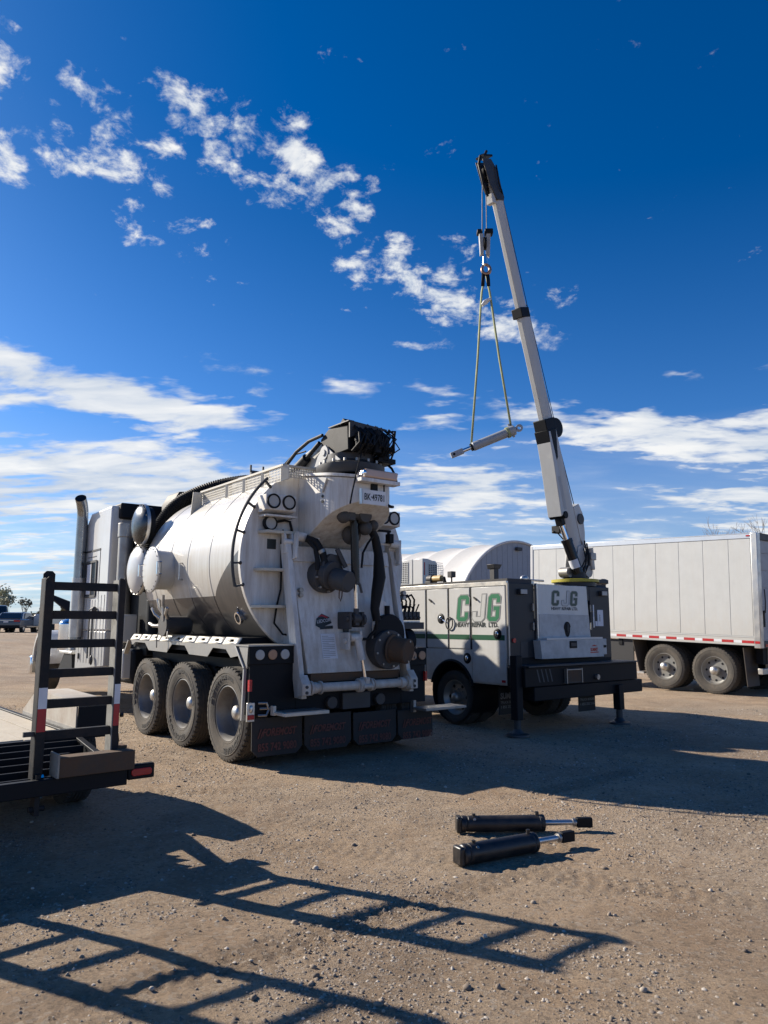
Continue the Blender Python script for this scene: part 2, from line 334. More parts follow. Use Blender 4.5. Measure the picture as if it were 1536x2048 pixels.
# ------------------------------------------------------------------ wheels
def tyre_mb(Ro, Ri, w, lugs=46, n=72):
    h = w / 2; m = MB()
    d = Ro - Ri
    half = [(Ri, .66), (Ri + .10 * d, .84), (Ri + .13 * d, .865), (Ri + .16 * d, .85), (Ri + .40 * d, .985), (Ri + .58 * d, 1.0), (Ri + .66 * d, .99), (Ri + .68 * d, 1.02), (Ri + .72 * d, 1.02), (Ri + .74 * d, .985), (Ri + .86 * d, .945), (Ri + .93 * d, .90), (Ri + .965 * d, .80)]
    prof = [(r, -x * h) for r, x in half] + [(r, x * h) for r, x in reversed(half)]
    m.lathe(prof, n=n, close=False)
    for rib in (-.42, -.14, .14, .42):
        m.lathe([(Ro * .985, (rib - .11) * h), (Ro, (rib - .10) * h), (Ro, (rib + .10) * h), (Ro * .985, (rib + .11) * h)], n=n)
    for i in range(lugs):
        for sgn in (-1, 1):
            a = 2 * math.pi * (i + (.5 if sgn > 0 else 0)) / lugs; da = .31 * 2 * math.pi / lugs
            r0, r1 = Ri + .90 * d, Ro + .002
            vs = []
            for aa, x, r in ((a - da, .93, r0), (a + da, .93, r0), (a + da, .56, r0), (a - da, .56, r0), (a - da * .9, .87, r1), (a + da * .9, .87, r1), (a + da * .9, .56, r1), (a - da * .9, .56, r1)):
                vs.append((sgn * x * h, math.cos(aa) * r, math.sin(aa) * r))
            m.add(vs, [(3, 2, 1, 0), (4, 5, 6, 7), (0, 1, 5, 4), (1, 2, 6, 5), (2, 3, 7, 6), (3, 0, 4, 7)])
    return m
def make_wheel(name, Ro, Ri, w, mat, rimmat, dish, hub_r, hub_out, parent, tmat=None, bolts=0, holes=0, letters=False, face_flat=False):
    """outer face towards -X"""
    h = w / 2
    rim = MB()
    prof = [(Ri + .018, -h * .70), (Ri + .020, -h * .78), (Ri + .004, -h * .80), (Ri - .006, -h * .66), (Ri - .02, -h * .45), (Ri - .03, -h + dish * .75), (Ri - .05, -h + dish * .97), (hub_r + .05, -h + dish), (hub_r, -h + dish), (.001, -h + dish)]
    rim.lathe(prof, n=48); rim.lathe([(Ri + .018, h * .7), (Ri - .01, h * .6), (Ri - .02, -h * .4)], n=48)
    ro = rim.build(name, rimmat, parent)
    tyre_mb(Ro, Ri, w).build('tyre', tmat or mat, ro)
    hb = MB(); x0 = -h + dish
    hb.lathe([(hub_r, x0 + .002), (hub_r, x0 - (dish + hub_out) * .45), (hub_r * .93, x0 - (dish + hub_out) * .72), (hub_r * .7, x0 - (dish + hub_out) * .92), (hub_r * .35, x0 - (dish + hub_out)), (.001, x0 - (dish + hub_out) * 1.02)], n=28)
    hb.build('hub', rimmat if rimmat != BLACK else ALU, ro)
    if bolts:
        rb = hub_r + .045
        for i in range(bolts):
            a = 2 * math.pi * i / bolts; c = (x0, math.cos(a) * rb, math.sin(a) * rb)
            MB().cyl(c, (x0 - .035, c[1], c[2]), .014, 6).build('wheel_nut', ALUD, ro)
    if holes:
        rb = (hub_r + Ri) / 2 + .02
        for i in range(holes):
            a = 2 * math.pi * i / holes; c = (x0 - .001, math.cos(a) * rb, math.sin(a) * rb)
            MB().cyl(c, (x0 - .006, c[1], c[2]), .026, 12).build('hand_hole', BLACK, ro)
    if letters:
        text('tyre_lettering', 'GOODYEAR', .078, (-h * 1.0 - .002, 0, 0), (0, -1, 0), (0, 0, 1), LETTER, ro, bold=.003, arc=Ri + (Ro - Ri) * .40, arc0=1.75, width=.56)
        text('tyre_lettering', 'ENDURANCE RSA', .05, (-h * 1.0 - .002, 0, 0), (0, -1, 0), (0, 0, 1), LETTER, ro, bold=.002, arc=Ri + (Ro - Ri) * .42, arc0=-1.75, width=.68)
    return ro

# ------------------------------------------------------------------ ground
def vnoise(x, y, seed=0):
    xi = np.floor(x).astype(np.int64); yi = np.floor(y).astype(np.int64); fx = x - xi; fy = y - yi
    fx = fx * fx * fx * (fx * (fx * 6 - 15) + 10); fy = fy * fy * fy * (fy * (fy * 6 - 15) + 10)
    def hsh(a, b):
        n = (a * 374761393 + b * 668265263 + seed * 1274126177) & 0x7fffffff
        n = ((n ^ (n >> 13)) * 1274126177) & 0x7fffffff
        n = (n ^ (n >> 16)) & 0xffff
        return n / 65535.0 - .5
    a = hsh(xi, yi); b = hsh(xi + 1, yi); c = hsh(xi, yi + 1); d = hsh(xi + 1, yi + 1)
    return (a * (1 - fx) + b * fx) * (1 - fy) + (c * (1 - fx) + d * fx) * fy
TRACKS = [((-3.4, 3.6), (3.2, 8.4), .26, 1), ((-2.0, 3.0), (4.6, 7.6), .26, 1), ((.1, 2.2), (4.9, 4.4), .24, 1), ((1.6, 1.9), (6.5, 4.1), .24, 1.2), ((-1.6, 6.3), (2.4, 5.0), .30, .9), ((-1.2, 5.6), (2.9, 4.3), .28, .9),
          ((-9, 13), (14, 15.5), .34, .9), ((-9, 11.6), (14, 14), .34, .9), ((4.5, 15.2), (16, 13.0), .34, 1), ((-14, 20), (-6, 8.5), .3, 1), ((-12.4, 20), (-4.4, 8.0), .3, 1), ((-4.2, 6.6), (.2, 7.6), .3, .8), ((-30, 30), (-8, 22), .4, 1), ((-30, 27), (-6, 20), .4, 1)]
def track_mask(x, y):
    tot = np.zeros_like(x); tread = np.zeros_like(x)
    for q, ((ax, ay), (bx, by), w, k) in enumerate(TRACKS):
        dx, dy = bx - ax, by - ay; L = math.hypot(dx, dy); dx /= L; dy /= L
        t = (x - ax) * dx + (y - ay) * dy; s = -(x - ax) * dy + (y - ay) * dx + .16 * np.sin(t * .55 + q)
        m = (1 - smooth(w * .40, w * .66, np.abs(s))) * smooth(0, .8, t) * (1 - smooth(L - .8, L, t)) * np.clip(.45 + 1.5 * vnoise(t / .9, s * 0 + q * 7.3, 6), 0, 1) * k
        tread = np.where(m > tot, np.sign(np.sin(2 * math.pi * (t / .095 + np.abs(s) * 3.5))) * (np.abs(np.sin(s * 30)) > .4), tread)
        tot = np.maximum(tot, m)
    return np.clip(tot, 0, 1.2), tread
def gz(x, y):
    x = np.asarray(x, float); y = np.asarray(y, float)
    z = smooth(3, 26, -x) * .95 * smooth(10, 15, y)
    near = 1 - smooth(20, 60, np.hypot(x, y))
    z = z + near * (.024 * vnoise(x / 2.1, y / 2.1, 1) + .009 * vnoise(x / .7, y / .7, 2))
    z = z + (1 - near) * .15 * vnoise(x / 14, y / 14, 9)
    dd = 1 - smooth(9, 14, np.hypot(x, y - 1))
    z = z + dd * (.006 * vnoise(x / .23, y / .23, 3) + .006 * vnoise(x / .09 + 5, y / .09, 4) * (.5 + 1.4 * vnoise(x / .9, y / .9, 7)) + .0045 * vnoise(x / .05, y / .05, 5))
    m, tread = track_mask(x, y)
    return z - m * .006 + m * dd * .006 * tread
def make_ground():
    def grow(a, step, k, end):
        out = []
        while a < end:
            step *= k; a += step; out.append(a)
        return out
    dx = list(np.arange(-3.6, 5.2, .024)); xs = [-q for q in reversed(grow(3.6, .024, 1.055, 900))] + dx + grow(dx[-1], .024, 1.055, 900)
    dy = list(np.arange(1.7, 9.2, .026)); ys = [1.7 - q for q in reversed(grow(0, .026, 1.12, 120))] + dy + grow(dy[-1], .026, 1.03, 1400)
    xs, ys = np.array(xs), np.array(ys); nx, ny = len(xs), len(ys)
    X, Y = np.meshgrid(xs, ys); Z = gz(X, Y)
    me = bpy.data.meshes.new('ground'); me.vertices.add(nx * ny)
    me.vertices.foreach_set('co', np.stack([X, Y, Z], -1).ravel())
    i = np.arange(nx - 1)[None, :] + np.arange(ny - 1)[:, None] * nx
    q = np.stack([i, i + 1, i + 1 + nx, i + nx], -1).reshape(-1)
    nf = len(q) // 4; me.loops.add(nf * 4); me.loops.foreach_set('vertex_index', q); me.polygons.add(nf)
    me.polygons.foreach_set('loop_start', np.arange(0, nf * 4, 4)); me.polygons.foreach_set('use_smooth', np.ones(nf, bool))
    me.update(calc_edges=True); me.validate()
    at_ = me.attributes.new('track', 'FLOAT', 'POINT'); at_.data.foreach_set('value', track_mask(X, Y)[0].ravel())
    o = bpy.data.objects.new('ground', me); COL.objects.link(o); tag(o, kind='structure')
    m = bpy.data.materials.new('dirt_gravel'); m.use_nodes = True; me.materials.append(m)
    nd = m.node_tree.nodes; lk = m.node_tree.links; p = nd['Principled BSDF']; p.inputs['Roughness'].default_value = .93; p.inputs['Specular IOR Level'].default_value = .25
    geo = nd.new('ShaderNodeNewGeometry')
    def noise(sc, det=6, ro=.6, dist=0):
        n = nd.new('ShaderNodeTexNoise'); n.inputs['Scale'].default_value = sc; n.inputs['Detail'].default_value = det; n.inputs['Roughness'].default_value = ro; n.inputs['Distortion'].default_value = dist
        lk.new(geo.outputs['Position'], n.inputs['Vector']); return n.outputs[0]
    def mixc(f, a, b):
        x = nd.new('ShaderNodeMix'); x.data_type = 'RGBA'
        lk.new(f, x.inputs['Factor'])
        for k, v in (('A', a), ('B', b)):
            if isinstance(v, tuple): x.inputs[k].default_value = (*v, 1)
            else: lk.new(v, x.inputs[k])
        return x.outputs['Result']
    def rng(s, a, b, lo=0, hi=1):
        r = nd.new('ShaderNodeMapRange'); r.inputs['From Min'].default_value = a; r.inputs['From Max'].default_value = b; r.inputs['To Min'].default_value = lo; r.inputs['To Max'].default_value = hi
        lk.new(s, r.inputs['Value']); return r.outputs[0]
    c = mixc(rng(noise(.55, 7), .35, .68), (0.365, 0.264, 0.174), (0.340, 0.275, 0.205))
    c = mixc(rng(noise(2.2, 8, .7, .3), .5, .72), c, (0.246, 0.179, 0.119))
    att = nd.new('ShaderNodeAttribute'); att.attribute_name = 'track'
    c = mixc(rng(noise(.8, 6, .65, .6), .50, .66, 0, .7), c, (0.234, 0.161, 0.103))
    c = mixc(rng(noise(.42, 5, .6, .4), .55, .70, 0, .6), c, (0.287, 0.193, 0.123))
    c = mixc(rng(att.outputs['Fac'], .1, 1.0, 0, .5), c, (0.193, 0.139, 0.094))
    c = mixc(rng(noise(.33, 6, .68, .8), .50, .60, 0, .62), c, (.205, .15, .105))
    c = mixc(rng(noise(1.5, 7, .7, .5), .54, .70, 0, .6), c, (.42, .335, .25))
    c = mixc(rng(noise(.23, 4), .56, .72), c, (0.271, 0.223, 0.172))
    v = nd.new('ShaderNodeTexVoronoi'); v.inputs['Scale'].default_value = 46; lk.new(geo.outputs['Position'], v.inputs['Vector'])
    vs_ = nd.new('ShaderNodeSeparateColor'); lk.new(v.outputs['Color'], vs_.inputs[0])
    c = mixc(rng(vs_.outputs[0], .72, 1.0, 0, .55), c, (0.377, 0.328, 0.271))
    c = mixc(rng(vs_.outputs[1], .75, 1.0, 0, .6), c, (0.139, 0.111, 0.082))
    c = mixc(rng(noise(95, 3, .7), .45, .75, 0, .45), c, (0.164, 0.127, 0.092))
    hv = nd.new('ShaderNodeHueSaturation'); hv.inputs['Value'].default_value = 1.2; hv.inputs['Saturation'].default_value = 1.04; lk.new(c, hv.inputs['Color']); c = hv.outputs[0]
    lk.new(c, p.inputs['Base Color'])
    b1 = nd.new('ShaderNodeBump'); b1.inputs['Strength'].default_value = 1.0; b1.inputs['Distance'].default_value = .022
    lk.new(noise(70, 7, .8), b1.inputs['Height'])
    b2 = nd.new('ShaderNodeBump'); b2.inputs['Strength'].default_value = .5; b2.inputs['Distance'].default_value = .012
    inv = nd.new('ShaderNodeMath'); inv.operation = 'SUBTRACT'; inv.inputs[0].default_value = 1.0; lk.new(v.outputs['Distance'], inv.inputs[1])
    lk.new(inv.outputs[0], b2.inputs['Height']); lk.new(b1.outputs[0], b2.inputs['Normal']); lk.new(b2.outputs[0], p.inputs['Normal'])
    return o
ground = make_ground()
def GZ(x, y): return float(gz(np.array([x]), np.array([y]))[0])

def make_stones():
    rng = np.random.default_rng(5)
    t = (1 + 5 ** .5) / 2
    ico = np.array([(-1, t, 0), (1, t, 0), (-1, -t, 0), (1, -t, 0), (0, -1, t), (0, 1, t), (0, -1, -t), (0, 1, -t), (t, 0, -1), (t, 0, 1), (-t, 0, -1), (-t, 0, 1)], float) / 1.9
    tri = np.array([(0, 11, 5), (0, 5, 1), (0, 1, 7), (0, 7, 10), (0, 10, 11), (1, 5, 9), (5, 11, 4), (11, 10, 2), (10, 7, 6), (7, 1, 8), (3, 9, 4), (3, 4, 2), (3, 2, 6), (3, 6, 8), (3, 8, 9), (4, 9, 5), (2, 4, 11), (6, 2, 10), (8, 6, 7), (9, 8, 1)])
    octa = np.array([(1, 0, 0), (0, 1, 0), (-1, 0, 0), (0, -1, 0), (0, 0, 1), (0, 0, -1)], float)
    otri = np.array([(0, 1, 4), (1, 2, 4), (2, 3, 4), (3, 0, 4)])
    m = bpy.data.materials.new('stone'); m.use_nodes = True; nd = m.node_tree.nodes; lk = m.node_tree.links; p = nd['Principled BSDF']; p.inputs['Roughness'].default_value = .9
    g = nd.new('ShaderNodeNewGeometry'); cr = nd.new('ShaderNodeValToRGB'); cr.color_ramp.elements[0].color = (0.128, 0.102, 0.081, 1); cr.color_ramp.elements[1].color = (0.510, 0.459, 0.391, 1)
    e = cr.color_ramp.elements.new(.55); e.color = (0.281, 0.225, 0.170, 1); e = cr.color_ramp.elements.new(.85); e.color = (0.357, 0.306, 0.246, 1)
    lk.new(g.outputs['Random Per Island'], cr.inputs[0]); lk.new(cr.outputs[0], p.inputs['Base Color'])
    def scatter(name, label, V0, T0, x, y, s, sink):
        n = len(x); k = len(V0)
        P = V0[None] * (1 + .5 * (rng.random((n, k, 1)) - .5)) * (s[:, None, None] * (1 + .6 * (rng.random((n, 1, 3)) - .5)))
        P[:, :, 2] *= .75
        a = rng.random(n) * 6.28; ca, sa = np.cos(a)[:, None], np.sin(a)[:, None]
        Q = P.copy(); Q[:, :, 0] = P[:, :, 0] * ca - P[:, :, 1] * sa; Q[:, :, 1] = P[:, :, 0] * sa + P[:, :, 1] * ca
        Q += np.stack([x, y, gz(x, y) + s * sink], -1)[:, None, :]
        F = (T0[None] + (np.arange(n) * k)[:, None, None]).reshape(-1)
        me = bpy.data.meshes.new(name); me.vertices.add(n * k); me.vertices.foreach_set('co', Q.ravel())
        nf = len(F) // 3; me.loops.add(nf * 3); me.loops.foreach_set('vertex_index', F); me.polygons.add(nf)
        me.polygons.foreach_set('loop_start', np.arange(0, nf * 3, 3)); me.update(calc_edges=True); me.materials.append(m)
        o = bpy.data.objects.new(name, me); COL.objects.link(o); tag(o, label, 'gravel', kind='stuff')
    n = 260000
    y = 1.9 + 12 * rng.random(n) ** 1.6; x = (rng.random(n) * 2 - 1) * (.9 + y * .58)
    keep = rng.random(n) < np.clip(.40 + 1.7 * vnoise(x / .9, y / .9, 21) + .9 * vnoise(x / .25, y / .25, 22), .05, 1); x, y = x[keep], y[keep]
    k = 9000; x = np.append(x, 4.3 + rng.normal(0, 1.7, k)); y = np.append(y, 6.35 + rng.normal(0, .4, k))
    s = .0026 + .0028 * rng.pareto(2.2, len(x)); s = np.clip(s, .002, .012) * (1 + np.clip(y - 5, 0, 6) * .08)
    scatter('fine_gravel', 'fine grit and tiny stones covering the dirt yard', octa, otri, x, y, s, .05)
    n = 3200; y = 1.9 + 10 * rng.random(n) ** 1.4; x = (rng.random(n) * 2 - 1) * (.9 + y * .58)
    for cx, cy, sx, sy, k in ((4.4, 6.4, 1.6, .35, 700), (3.2, 6.0, .9, .2, 200), (-.55, 2.62, .16, .09, 60), (-.3, 3.5, .2, .1, 30), (.05, 3.25, .2, .1, 30), (1.2, 4.2, .5, .25, 40), (2.0, 3.6, .5, .3, 40), (-1.5, 2.6, .4, .2, 30)):
        x = np.append(x, cx + rng.normal(0, sx, k)); y = np.append(y, cy + rng.normal(0, sy, k))
    s = np.clip(.005 + .0026 * rng.pareto(2.3, len(x)), .005, .019)
    scatter('gravel_stones', 'loose pale pebbles scattered over the dirt yard', ico, tri, x, y, s, .2)
make_stones()

# ------------------------------------------------------------------ far setting
def far_hills():
    m = MB(); n = 60; vs = []; fs = []
    for i in range(n + 1):
        a = R(-75 + 150 * i / n); d = 620
        h = 9 + 5 * mnoise.noise((i * .23, 1.7, 0)) + 3 * mnoise.noise((i * .9, 4.7, 0))
        vs += [(math.sin(a) * d, math.cos(a) * d, -3), (math.sin(a) * d * 1.06, math.cos(a) * d * 1.06, h), (math.sin(a) * d * 1.35, math.cos(a) * d * 1.35, -3)]
    for i in range(n):
        for k in range(2): fs.append((i * 3 + k, i * 3 + 3 + k, i * 3 + 4 + k, i * 3 + 1 + k))
    m.add(vs, fs); o = m.build('hills', M('far_hill', (.10, .13, .16), .95), None); tag(o, kind='structure')
far_hills()
def make_tree(name, x, y, h, spread, seed, label, leaf_n, leaf_col, leaf_s, levels=4, trunk_r=.12, z=None, bare=False, group=None, low=.35, cat='tree'):
    rnd = random.Random(seed); z0 = GZ(x, y) if z is None else z
    root = empty(name, (x, y, z0)); tr = MB(); tips = []
    def grow(p, d, L, r, lev):
        q = p + d * L; mid = p + d * L * .5 + Vec((rnd.uniform(-1, 1), rnd.uniform(-1, 1), 0)) * L * .06
        tr.tube([p, mid, q], lambda t: r * (1 - .4 * t), 6 if lev < 2 else 4, caps=False)
        if lev >= levels: tips.append((q, L)); return
        if lev >= 2: tips.append((q, L))
        for _ in range(3 if lev < 2 else 2 + (rnd.random() < .5)):
            a = Vec((rnd.uniform(-1, 1), rnd.uniform(-1, 1), rnd.uniform(-.1, .8))) * spread
            grow(q - d * L * rnd.uniform(0, .3), (d + a).normalized(), L * rnd.uniform(.58, .8), r * .58, lev + 1)
    grow(Vec((0, 0, -.1)), Vec((rnd.uniform(-.05, .05), rnd.uniform(-.05, .05), 1)), h * low, trunk_r, 0)
    tr.build('trunk', M('bare_bark', (.24, .21, .19), .9) if bare else M('bark', (.12, .10, .08), .9, bump=.3, bscale=20), root)
    if not bare and leaf_n:
        lf = MB()
        for _ in range(leaf_n):
            q, L = tips[rnd.randrange(len(tips))]; c = q + Vec((rnd.gauss(0, 1), rnd.gauss(0, 1), rnd.gauss(0, 1))) * L * .38
            a = Vec((rnd.gauss(0, 1), rnd.gauss(0, 1), rnd.gauss(0, 1))).normalized(); b = a.orthogonal().normalized(); s = leaf_s * rnd.uniform(.6, 1.3)
            lf.add([c - a * s, c + b * s * .5, c + a * s, c - b * s * .5], [(0, 1, 2, 3)])
        lf.build('crown', M('leaves_' + name, leaf_col, .7, var=.35), root, fix=False)
    tag(root, label, cat, group)
    return root
make_tree('sparse_tree', -32.4, 64, 4.4, .8, 3, 'sparse pale green tree behind the parked cars', 900, (.30, .32, .22), .12)
make_tree('slim_tree', -29.8, 62, 3.0, .35, 8, 'thin bare sapling standing behind the dark sedan', 120, (.09, .10, .07), .12, trunk_r=.06)
make_tree('bushy_tree', -29.9, 66, 3.0, 1.0, 14, 'rounded olive bush right of the dark sedan', 2600, (.19, .17, .08), .15, low=.26, levels=4)
make_tree('bushy_tree', -27.6, 65, 3.3, 1.0, 19, 'rounded yellow green bush seen through the ladder ramp', 2600, (.22, .20, .09), .15, low=.26, levels=4)
make_tree('bushy_tree', -33.0, 70, 2.4, 1.1, 23, 'low grey brown brush behind the sedan roof', 2200, (.17, .15, .12), .16, low=.24, levels=4)
make_tree('bare_tree', 22.3, 48, 9.3, .55, 31, 'leafless twiggy tree rising behind the white box trailer roof', 0, (0, 0, 0), .1, bare=True, levels=5, trunk_r=.14, low=.34, z=0)
make_tree('bare_tree', 26.2, 48, 10.3, .55, 37, 'leafless branches above the rear edge of the box trailer', 0, (0, 0, 0), .1, bare=True, levels=5, trunk_r=.14, low=.34, z=0)

def make_quonset():
    root = empty('fabric_building', (10.95, 60.3, 0), R(38)); w, h, Lb = 7.35, 8.15, 42
    n = 36; fab = M('white_fabric', (.57, .56, .535), .55, dirt=.12, dcol=(.5, .47, .42), streak=True); bays = 12
    for b in range(bays):
        y0, y1 = Lb * b / bays, Lb * (b + 1) / bays; vs = []; k = 7
        for j in range(k):
            t = j / (k - 1); yy = y0 + (y1 - y0) * t; sag = .16 * math.sin(math.pi * t)
            for i in range(n + 1):
                a = math.pi * i / n; vs.append((-math.cos(a) * (w - sag), yy, math.sin(a) * (h - sag)))
        fs = [(j * (n + 1) + i, j * (n + 1) + i + 1, (j + 1) * (n + 1) + i + 1, (j + 1) * (n + 1) + i) for j in range(k - 1) for i in range(n)]
        MB().add(vs, fs).build('fabric_panel', fab, root)
    grey = M('grey_cladding', (.30, .33, .37), .6, dirt=.1)
    MB().prism([(-math.cos(math.pi * i / n) * (w - .05), .06, math.sin(math.pi * i / n) * (h - .05)) for i in range(n + 1)], (0, .1, 0)).build('end_wall', grey, root)
    MB().tube([(-math.cos(math.pi * i / n) * w, .0, math.sin(math.pi * i / n) * h) for i in range(n + 1)], .1, 8).build('end_arch', WHITE2, root)
    seam = MB()
    for i in range(-11, 12):
        xx = i * .6; zz = h * math.sqrt(max(0, 1 - (xx / w) ** 2)) - .15
        if zz > .5: seam.box(xx - .012, xx + .012, .045, .06, 0, zz)
    seam.build('cladding_seam', M('seam', (.24, .265, .30), .6), root)
    wd = MB().box(-.55, .85, -.0, .05, 3.35, 4.75).build('window', M('louvre', (.13, .14, .16), .5), root)
    MB().box(-.6, .9, .02, .07, 3.3, 4.8).build('window_frame', GREYP, wd)
    for i in range(4):
        MB().box(-.55, .85, -.02, .0, 3.45 + i * .34, 3.48 + i * .34).build('louvre_slat', GREYP, wd)
    MB().box(-.3, .3, -.25, .05, h - .75, h - .5).build('vent_hood', STEEL, root, bevel=.03)
    tag(root, 'white fabric arch building with grey end wall behind the service truck', 'building')
make_quonset()

# ------------------------------------------------------------------ vacuum truck
def vac_truck():
    T = empty('vacuum_truck', (-.849, 9.44, 0), R(37.5))
    tag(T, 'large white vacuum tank truck with black lower tank and three rear axles', 'truck')
    B = lambda name, mb, mat, par=T, **k: mb.build(name, mat, par, **k)
    # chassis
    B('chassis', MB().box(-.47, -.38, -.55, 9.3, .78, 1.04).box(.38, .47, -.55, 9.3, .78, 1.04).box(-.47, .47, 3.5, 3.7, .78, 1.04).box(-.47, .47, -.55, -.4, .7, 1.04)
      .box(-.9, .9, -.3, 3.2, 1.0, 1.12), BLACK)
    for y in (0, 1.31, 2.62):
        B('axle', MB().cyl((-1.0, y, .52), (1.0, y, .52), .075, 14).ball((0, y, .55), .2, 14, 8), BLACK)
        B('spring_hanger', MB().beam((-.43, y - .45, .62), (-.43, y + .45, .62), .1, .09).beam((.43, y - .45, .62), (.43, y + .45, .62), .1, .09).cyl((-.5, y - .3, .6), (-.5, y - .3, .95), .11), BLACK)
    B('front_axle', MB().cyl((-1.0, 8.75, .55), (1.0, 8.75, .55), .06, 12), BLACK)
    # wheels
    RIM = M('road_worn_rim', (.23, .225, .215), .45, metal=.55, dirt=.6, dcol=(.13, .11, .09))
    wh = make_wheel('wheel', .525, .300, .285, TYRE, RIM, .205, .088, -.10, T, letters=False)
    wh.location = (-1.075, 0, .525); wh.rotation_euler = (R(8), 0, 0)
    text('tyre_lettering', 'GOODYEAR', .085, (-.1445, 0, 0), (0, -1, 0), (0, 0, 1), LETTER, wh, bold=.004, arc=.385, arc0=1.45, width=.62)
    text('tyre_lettering', 'ENDURANCE RSA', .056, (-.1445, 0, 0), (0, -1, 0), (0, 0, 1), LETTER, wh, bold=.003, arc=.392, arc0=-1.5, width=.72)
    wr = make_wheel('wheel', .525, .300, .285, TYRED, RIM, .205, .088, -.10, T)
    wr.location = (1.075, 0, .525); wr.rotation_euler = (0, 0, math.pi)
    for ch in wh.children:
        if ch.name.startswith('hub'): ch.data.materials[0] = ALU
    for i, y in enumerate((1.31, 2.62)):
        copy_tree(wh, T, (-1.075, y, .525), (R(70 + 95 * i), 0, 0)); copy_tree(wr, T, (1.075, y, .525), (R(30), 0, math.pi))
    ty = tyre_mb(.525, .30, .285, n=48).build('inner_tyre', TYRED, T); ty.location = (-.75, 0, .525)
    for y in (0, 1.31, 2.62):
        for s in (-1, 1):
            if y == 0 and s == -1: continue
            c = ty.copy(); COL.objects.link(c); c.parent = T; c.location = (s * .75, y, .525)
    fw = make_wheel('front_wheel', .535, .300, .30, TYRE, ALU, .05, .10, .05, T, bolts=10); fw.location = (-1.05, 8.75, .72)
    copy_tree(fw, T, (1.05, 8.75, .72), (0, 0, math.pi))
    # ---- tank (two-tone paint)
    cz, Rt = 2.3, 1.2
    tm = bpy.data.materials.new('two_tone_tank'); tm.use_nodes = True
    nd = tm.node_tree.nodes; lk = tm.node_tree.links; p = nd['Principled BSDF']; p.inputs['Roughness'].default_value = .27; p.inputs['Coat Weight'].default_value = .3
    tc = nd.new('ShaderNodeTexCoord'); sp = nd.new('ShaderNodeSeparateXYZ'); lk.new(tc.outputs['Object'], sp.inputs[0])
    def mt(op, a, b=None):
        n = nd.new('ShaderNodeMath'); n.operation = op
        for i, v in enumerate((a, b)):
            if v is None: continue
            if isinstance(v, (int, float)): n.inputs[i].default_value = v
            else: lk.new(v, n.inputs[i])
        return n.outputs[0]
    # paint line: z = 1.88 forward of y = .56, sweeping up towards the rear plate
    t = mt('MAXIMUM', mt('SUBTRACT', .56, sp.outputs[1]), 0.0)
    line = mt('ADD', 1.88, mt('MULTIPLY', mt('POWER', t, .82), .66))
    dark = mt('LESS_THAN', sp.outputs[2], line)
    mp = nd.new('ShaderNodeMapping'); mp.inputs['Scale'].default_value = (6, 11, .7); lk.new(tc.outputs['Object'], mp.inputs[0])
    ns = nd.new('ShaderNodeTexNoise'); ns.inputs['Scale'].default_value = 1.2; ns.inputs['Detail'].default_value = 8; ns.inputs['Roughness'].default_value = .7; lk.new(mp.outputs[0], ns.inputs['Vector'])
    r1 = nd.new('ShaderNodeMapRange'); r1.inputs['From Min'].default_value = .38; r1.inputs['From Max'].default_value = .8; lk.new(ns.outputs[0], r1.inputs['Value'])
    w = nd.new('ShaderNodeMix'); w.data_type = 'RGBA'; w.inputs['A'].default_value = (.53, .52, .49, 1); w.inputs['B'].default_value = (.37, .34, .285, 1); lk.new(r1.outputs[0], w.inputs['Factor'])
    k = nd.new('ShaderNodeMix'); k.data_type = 'RGBA'; k.inputs['A'].default_value = (.04, .041, .045, 1); k.inputs['B'].default_value = (.105, .095, .085, 1); lk.new(r1.outputs[0], k.inputs['Factor'])
    f = nd.new('ShaderNodeMix'); f.data_type = 'RGBA'; lk.new(dark, f.inputs['Factor']); lk.new(w.outputs['Result'], f.inputs['A']); lk.new(k.outputs['Result'], f.inputs['B'])
    lk.new(f.outputs['Result'], p.inputs['Base Color'])
    rr = nd.new('ShaderNodeMapRange'); rr.inputs['To Min'].default_value = .25; rr.inputs['To Max'].default_value = .5; lk.new(ns.outputs[0], rr.inputs['Value']); lk.new(rr.outputs[0], p.inputs['Roughness'])
    prof = [(Rt, -.20)]
    for ys in (.62, 1.30, 1.92, 2.5):
        prof += [(Rt, ys - .012), (Rt + .005, ys - .006), (Rt + .005, ys + .006), (Rt, ys + .012)]
    prof += [(Rt, 2.85), (Rt * .98, 2.97), (Rt * .9, 3.1), (Rt * .7, 3.22), (Rt * .35, 3.3), (.001, 3.32)]
    B('tank', MB().lathe(prof, (0, 0, cz), (0, 1, 0), 96), tm, sharp=18)
    # rear plate
    n = 72
    pl = B('rear_plate', MB().prism([(math.cos(2 * math.pi * i / n) * (Rt + .004), -.235, cz + math.sin(2 * math.pi * i / n) * (Rt + .004)) for i in range(n)], (0, .06, 0)), REARW, bevel=.006)
    # guard rail round the plate with stand-offs
    def arc(r, y, a0, a1, n=24): return [(math.cos(R(a0 + (a1 - a0) * i / n)) * r, y, cz + math.sin(R(a0 + (a1 - a0) * i / n)) * r) for i in range(n + 1)]
    rail = B('guard_rail', MB().tube(arc(Rt + .105, -.24, 195, 132), .019, 8), STEEL)
    for a in (195, 183, 166, 150, 134):
        c, s_ = math.cos(R(a)), math.sin(R(a))
        B('standoff', MB().beam((c * (Rt - .01), -.24, cz + s_ * (Rt - .01)), (c * (Rt + .10), -.24, cz + s_ * (Rt + .10)), .022, .03, (0, 1, 0)).ball((c * (Rt + .01), -.25, cz + s_ * (Rt + .01)), .022, 8, 6), STEEL, rail)
